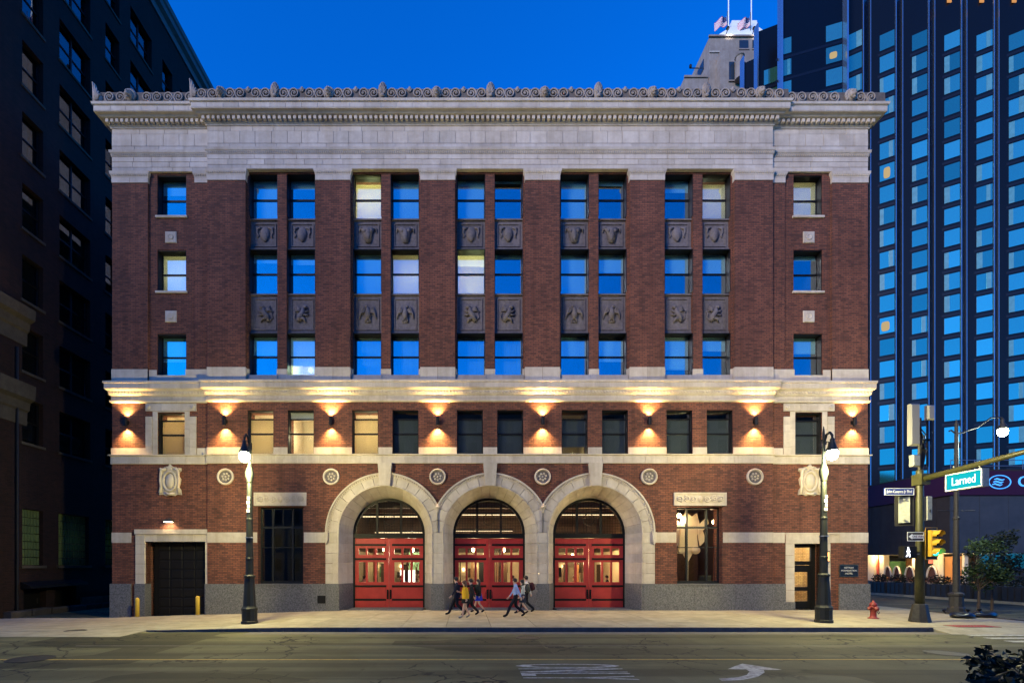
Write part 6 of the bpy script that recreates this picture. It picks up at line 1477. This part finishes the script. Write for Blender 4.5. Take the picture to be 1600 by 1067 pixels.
for k, (px, py, lab) in enumerate(((1146, 4, 'American flag on the left pole above the far white roof'), (1183, 5, 'American flag on the right pole above the far white roof'))):
    x, z, y = TX(px), TZ(py), FY + 3; t = thing('flag', lab, 'flag', (x, y, z), 'flags on the far tower'); pole = MB().tube([(x, y, TZ(57)), (x, y, z + .9)], .08, 6); ob('pole', pole.mesh('pole', IRON), t)
    nx, nz = 12, 13; m = MB(); vs = []
    for i in range(nx + 1):
        for j in range(nz + 1):
            u = i / nx; vs.append((x - .1 - u * 3.3 * (1 - .0 * j), y + .35 * math.sin(u * 7 + j * .1), z - .1 - (1 - j / nz) * (2.5 - .9 * u * 0) - u * 1.7 - .12 * math.sin(u * 9)))
    fs, ms = [], []
    for i in range(nx):
        for j in range(nz):
            m.f.append((i*(nz+1)+j, (i+1)*(nz+1)+j, (i+1)*(nz+1)+j+1, i*(nz+1)+j+1)); m.m.append(2 if (i < 5 and j >= 6) else (0 if j % 2 == 0 else 1))
    m.v = vs; ob('cloth', m.mesh('cloth', [FLR, FLW, FLB]), t)
    st = MB()
    for i in range(4):
        for j in range(4):
            u = (.5 + i * 1.1) / nx; zz = z - .1 - (1 - (7 + j * 1.6) / nz) * 2.5 - u * 1.7 - .12 * math.sin(u * 9); yy = y + .35 * math.sin(u * 7) - .06; st.box(x - .1 - u * 3.3 - .04, x - .1 - u * 3.3 + .04, yy - .02, yy, zz, zz + .08)
    o = ob('star', st.mesh('star', FLW), t); o['kind'] = 'stuff'

# ------------------------------------------------------------------ buildings across the street, behind the viewer: they darken the reflections in the lower glass; the tallest is added to shade the lower facade
OBM = mottled('office_block_wall', (.05, .045, .042), (.08, .072, .066), .5, .8)
for k, (a, b, y, h, lab) in enumerate(((-62, -16, -52, 27, 'dark office block mirrored in the left mezzanine windows'), (-15.5, 12, -54, 29, 'dark office block mirrored in the middle mezzanine windows'), (12.5, 60, -52, 27, 'dark office block mirrored in the right mezzanine windows'), (-150, -62.5, -52, 44, 'unseen tall block added far left to shade the lower facade'))):
    t = thing('office_block', lab, 'building', ((a + b) / 2, y, 0), 'blocks across the street'); ob('wall', MB().box(a, b, y - 14, y, -.3, h).mesh('wall', OBM), t); ob('cornice', MB().box(a - .3, b + .3, y - 14.3, y + .4, h + .001, h + .9).mesh('cornice', LTRIM), t)
    wm_ = MB().box(0, 1.4, 0, .06, 0, 2.0).mesh('window', BLACK)
    for i in range(int((b - a) / 3)):
        for j in range(int(h / 3.8)): ob('window', wm_, t, (a + .9 + i * 3, y + .003, 1.5 + j * 3.8))

# ------------------------------------------------------------------ people
SKIN = [mat('skin_light', (.52, .33, .24), .6), mat('skin_mid', (.38, .22, .15), .6)]
HAIR = [mat('hair_black', (.012, .010, .010), .5), mat('hair_brown', (.05, .025, .012), .5), mat('hair_auburn', (.09, .035, .015), .5)]
_cm = {}
def cl(c):
    if c not in _cm: _cm[c] = mat('cloth_%d' % len(_cm), c, .85, spec=.2)
    return _cm[c]
def person(x, y, z, rz, h, label, top, bottom, shoes=(.01, .01, .01), skin=0, hair=0, longhair=False, skirt=None, legs=None, sleeves=True, stride=1.0, phase=1, pose='walk', arm='swing', girl=False, name='person', group='people walking past the doors', lean=0.0, coat=None):
    t = thing(name, label, 'person', (x, y, z), group); t.rotation_euler = (0, 0, rz); t['_turned'] = 1; k = h / 1.75
    sw = .155 if girl else .185; s = stride
    J = {}; E = []
    def j(n, p, r): J[n] = (Vector(p) * k, r * k)
    j('pelvis', (0, 0, .96), .125 if girl else .13); j('waist', (.01 + lean * .3, 0, 1.10), .105 if girl else .125); j('chest', (.02 + lean * .7, 0, 1.29), .125 if girl else .145); j('neckb', (.01 + lean, 0, 1.44), .075); j('neck', (.03 + lean, 0, 1.50), .052); j('head', (.06 + lean, 0, 1.60), .088); j('crown', (.045 + lean, 0, 1.69), .075)
    j('nose', (.155 + lean, 0, 1.60), .018); j('chin', (.115 + lean, 0, 1.545), .045)
    E += [('pelvis', 'waist', 'top'), ('waist', 'chest', 'top'), ('chest', 'neckb', 'top'), ('neckb', 'neck', 'skin'), ('neck', 'head', 'skin'), ('head', 'crown', 'skin'), ('head', 'nose', 'skin'), ('neck', 'chin', 'skin')]
    KR, AR = (.078, .060) if legs is None else (.062, .042)
    for sd, S_ in (('l', 1), ('r', -1)):
        f = S_ * phase
        j('hip' + sd, (0, S_ * .09, .90), .105 if not skirt else .09)
        if pose == 'walk':
            if f > 0: j('knee' + sd, (.22 * s, S_ * .085, .50), KR); j('ankle' + sd, (.36 * s, S_ * .085, .10), AR); j('ball' + sd, (.36 * s + .11, S_ * .09, .055), .05); j('toe' + sd, (.36 * s + .19, S_ * .09, .05), .04)
            else: j('knee' + sd, (.03 - .03 * s, S_ * .085, .49), KR); j('ankle' + sd, (-.36 * s, S_ * .085, .16), AR); j('ball' + sd, (-.36 * s + .09, S_ * .09, .075), .05); j('toe' + sd, (-.36 * s + .17, S_ * .09, .045), .04)
        else:
            j('knee' + sd, (.42, S_ * .10, .96), .066); j('ankle' + sd, (.42, S_ * .10, .56), .042); j('ball' + sd, (.52, S_ * .10, .52), .042); j('toe' + sd, (.60, S_ * .10, .51), .03)
        E += [('pelvis', 'hip' + sd, 'bot'), ('hip' + sd, 'knee' + sd, 'bot' if not skirt else 'leg'), ('knee' + sd, 'ankle' + sd, 'leg' if (legs is not None) else 'bot'), ('ankle' + sd, 'ball' + sd, 'shoe'), ('ball' + sd, 'toe' + sd, 'shoe')]
        j('sh' + sd, (lean, S_ * sw, 1.385), .06)
        if arm == 'phone' and S_ < 0: el, wr, pa = (.06 + lean, S_ * (sw + .04), 1.13), (.27 + lean, S_ * .12, 1.20), (.34 + lean, S_ * .09, 1.23)
        elif pose == 'sit': el, wr, pa = (.10, S_ * (sw + .06), 1.15), (.32, S_ * .13, 1.12), (.40, S_ * .11, 1.13)
        else: el, wr, pa = (-.10 * f * s + lean, S_ * (sw + .045), 1.12), (.03 - .20 * f * s + lean, S_ * (sw + .05), .90), (.06 - .24 * f * s + lean, S_ * (sw + .05), .83)
        j('el' + sd, el, .045); j('wr' + sd, wr, .032); j('pa' + sd, pa, .034)
        E += [('chest', 'sh' + sd, 'top'), ('sh' + sd, 'el' + sd, 'top'), ('el' + sd, 'wr' + sd, 'top' if sleeves else 'skin'), ('wr' + sd, 'pa' + sd, 'skin')]
        d = (Vector(pa) - Vector(wr)).normalized(); side = Vector((0, 1, 0)).cross(d).normalized()
        for q in range(4): j('f%d%s' % (q, sd), Vector(pa) + d * (.075 - .008 * abs(q - 1)) + side * (.022 * (q - 1.5)), .009); E.append(('pa' + sd, 'f%d%s' % (q, sd), 'skin'))
        j('th' + sd, Vector(pa) + d * .02 + side * .055, .010); E.append(('wr' + sd, 'th' + sd, 'skin'))
    names = list(J); ix = {n: i for i, n in enumerate(names)}
    me = bpy.data.meshes.new('body'); me.from_pydata([J[n][0] for n in names], [(ix[a], ix[b]) for a, b, _ in E], [])
    o = bpy.data.objects.new('tmp', me); C.objects.link(o); o.modifiers.new('skin', 'SKIN'); sv = me.skin_vertices[0].data
    for n in names: sv[ix[n]].radius = (J[n][1], J[n][1]); sv[ix[n]].use_root = (n == 'pelvis')
    o.modifiers['skin'].use_smooth_shade = True
    sb = o.modifiers.new('sub', 'SUBSURF'); sb.levels = 1; sb.render_levels = 1
    dg = bpy.context.evaluated_depsgraph_get(); nm = bpy.data.meshes.new_from_object(o.evaluated_get(dg)); bpy.data.objects.remove(o); nm.name = 'body'
    nm.materials.clear(); reg = {'top': 0, 'bot': 1, 'leg': 2, 'shoe': 3, 'skin': 4}
    legc = cl(legs) if isinstance(legs, tuple) else SKIN[skin]
    for m_ in (cl(top), cl(bottom), legc if legs is not None else cl(bottom), cl(shoes), SKIN[skin]): nm.materials.append(m_)
    for p in nm.polygons:
        c = p.center; best = None
        for a, b, rg in E:
            A, B = J[a][0], J[b][0]; ab = B - A; u_ = clamp((c - A).dot(ab) / max(1e-9, ab.length_squared), 0, 1); rr = J[a][1] * (1 - u_) + J[b][1] * u_; d = (c - (A + ab * u_)).length - rr
            if best is None or d < best[0]: best = (d, rg)
        p.material_index = reg[best[1]]; p.use_smooth = True
    ob('body', nm, t)
    hm = HAIR[hair]; hd = J['head'][0]; m = MB(); m.ell((hd.x - .022 * k, 0, hd.z + .045 * k), (.112 * k, .098 * k, .108 * k), 12, 8)
    m.v = [(a, b, max(c, hd.z + (.035 * k if a > hd.x + .03 * k else -.05 * k))) for a, b, c in m.v]
    if longhair: m.ell((hd.x - .075 * k, 0, hd.z - .10 * k), (.075 * k, .10 * k, .20 * k), 10, 7)
    ob('hair', m.mesh('hair', hm, True), t)
    e = MB()
    for S_ in (-1, 1): e.ell((hd.x + .088 * k, S_ * .033 * k, hd.z + .015 * k), (.010 * k, .012 * k, .008 * k), 6, 4)
    ob('eye', e.mesh('eye', HAIR[0]), t)
    if skirt:
        zt, zb, w0, w1, colr = skirt; pr = []
        mm = MB(); n = 18; vs = []
        for q in range(6):
            u_ = q / 5; r_ = w0 + (w1 - w0) * u_; zz = zt + (zb - zt) * u_
            for i in range(n): a = 2*PI*i/n; vs.append((.01 + r_ * 1.05 * math.cos(a) * k * (1 + .25 * u_ * s), r_ * math.sin(a) * k * (1 + .03 * math.sin(i * 2.5) * u_), zz * k))
        mm.add(vs, [(q*n+i, q*n+(i+1) % n, (q+1)*n+(i+1) % n, (q+1)*n+i) for q in range(5) for i in range(n)]); ob('skirt', mm.mesh('skirt', cl(colr), True), t)
    if coat:
        mm = MB(); n = 18; vs = []; prof = coat[0]
        for zz, r_ in prof:
            for i in range(n): a = 2*PI*i/n; vs.append((.01 + lean * (zz - .9) * 1.6 + r_ * .92 * math.cos(a) * k, r_ * 1.06 * math.sin(a) * k, zz * k))
        mm.add(vs, [(q*n+i, q*n+(i+1) % n, (q+1)*n+(i+1) % n, (q+1)*n+i) for q in range(len(prof)-1) for i in range(n)]); ob('jacket', mm.mesh('jacket', cl(coat[1]), True), t)
    return t
def backpack(x, y, z, col, label, w=.30, h=.44):
    t = thing('backpack', label, 'backpack', (x, y, z), 'backpacks'); c = cl(col)
    m = MB(); m.ell((x, y, z + h / 2), (.13, w / 2, h / 2), 12, 9); m.v = [(a, b, c_) for a, b, c_ in m.v]; ob('bag', m.mesh('bag', c, True), t)
    ob('pocket', MB().ell((x + .09, y, z + h * .32), (.07, w * .36, h * .22), 10, 6).mesh('pocket', c, True), t)
    for s in (-1, 1): ob('strap', MB().tube([(x - .08, y + s * .10, z + h * .9), (x - .22, y + s * .11, z + h * .98), (x - .33, y + s * .11, z + h * .7), (x - .26, y + s * .11, z + h * .25)], .022, 5).mesh('strap', c), t)
def foot(px, py): g = gnd(px, py); return g[0], g[1]
W_ = R(180)
x, y = foot(714, 960.5); person(x, y, 0, W_, 1.80, 'person in a dark navy suit and tie, leftmost of the walkers', (.012, .014, .03), (.010, .011, .02), stride=1.0, phase=-1, coat=([(1.38, .165), (1.25, .165), (1.05, .15), (.92, .165), (.80, .17)], (.012, .014, .03)))
x, y = foot(728, 965.5); person(x, y, 0, W_, 1.68, 'person in a yellow jacket and black shorts looking at a phone', (.62, .36, .02), (.012, .012, .012), shoes=(.25, .25, .25), hair=2, longhair=True, skirt=(1.0, .70, .14, .185, (.012, .012, .012)), legs=True, stride=.45, phase=1, arm='phone', girl=True, lean=.03, coat=([(1.40, .13), (1.25, .165), (1.05, .17), (.90, .175)], (.62, .36, .02)))
px_, py_ = x, y
x, y = foot(737, 961); person(x, y, 0, W_, 1.72, 'person in dark clothes walking close behind the yellow jacket', (.02, .02, .022), (.018, .018, .022), stride=.9, phase=1)
backpack(x + .24, y, 1.02, (.015, .02, .016), 'dark backpack on the walker behind the yellow jacket')
x, y = foot(748.5, 956.5); person(x, y, 0, W_, 1.66, 'person in a black jacket and bright blue skirt in front of the middle doors', (.012, .012, .013), (.02, .03, .25), hair=0, longhair=True, skirt=(1.02, .62, .14, .17, (.015, .035, .42)), legs=True, stride=.75, phase=-1, girl=True, coat=([(1.40, .13), (1.2, .15), (1.0, .16), (.86, .17)], (.012, .012, .013)))
x, y = foot(806, 963.5); person(x, y, 0, W_, 1.76, 'person in a light blue shirt and dark trousers striding left', (.26, .36, .62), (.012, .013, .02), stride=1.15, phase=1)
x, y = foot(817, 958.5); person(x, y, 0, W_, 1.66, 'person in a pale grey top and dark skirt, second of the right group', (.42, .46, .44), (.03, .04, .06), hair=0, longhair=True, skirt=(1.0, .58, .14, .17, (.02, .025, .04)), legs=True, stride=.7, phase=-1, girl=True)
backpack(x + .22, y, 1.0, (.06, .065, .055), 'grey green backpack on the walker in the pale top', .30, .46)
x, y = foot(823, 956.5); person(x, y, 0, W_, 1.83, 'person in a white shirt walking last of the right group', (.55, .55, .54), (.015, .016, .022), stride=1.0, phase=1, skin=0)
backpack(x + .26, y, 1.06, (.05, .015, .02), 'dark maroon backpack on the last walker of the right group')
# guests at the lobby tables
gs = [(-7.15, 2.7, 0, (.55, .52, .46), 'guest in a pale top seated behind the left half of the left red doors'), (-5.0, 2.9, 180, (.05, .04, .04), 'guest in dark clothes seated behind the right half of the left red doors'), (-3.9, 2.9, 180, (.5, .45, .38), 'guest in cream seated at the right of the left red doors'),
      (1.5, 2.9, 180, (.12, .05, .03), 'guest in brown seated behind the middle red doors'), (4.0, 2.8, 0, (.6, .5, .36), 'guest in cream seated at the left of the right red doors'), (5.05, 2.8, 180, (.4, .3, .2), 'guest in tan seated behind the left half of the right red doors'), (6.95, 2.9, 180, (.012, .012, .014), 'guest in black seated behind the right half of the right red doors')]
for k, (u, y, a, c, lab) in enumerate(gs):
    person(XC + u, y, .02, R(a), 1.75, lab, c, (.03, .03, .04), pose='sit', name='person', group='guests in the lobby', hair=k % 3)
    t = thing('bar_stool', 'stool of the ' + lab.split(' seated')[0] + lab.split(' seated')[1].replace('the right half of ', '').replace('the left half of ', '').replace('at the left of ', 'by ').replace('at the right of ', 'by '), 'stool', (XC + u, y, .05), 'lobby stools'); ob('seat', MB().lathe([(.17, .82), (.18, .85), (.16, .87)], 12, (XC + u, y, 0)).mesh('seat', DWOOD), t); ob('stem', MB().lathe([(.2, .05), (.2, .07), (.03, .09), (.03, .82)], 10, (XC + u, y, 0)).mesh('stem', BLACK), t)

for o in bpy.data.objects:
    if '_turned' in o: del o['_turned']
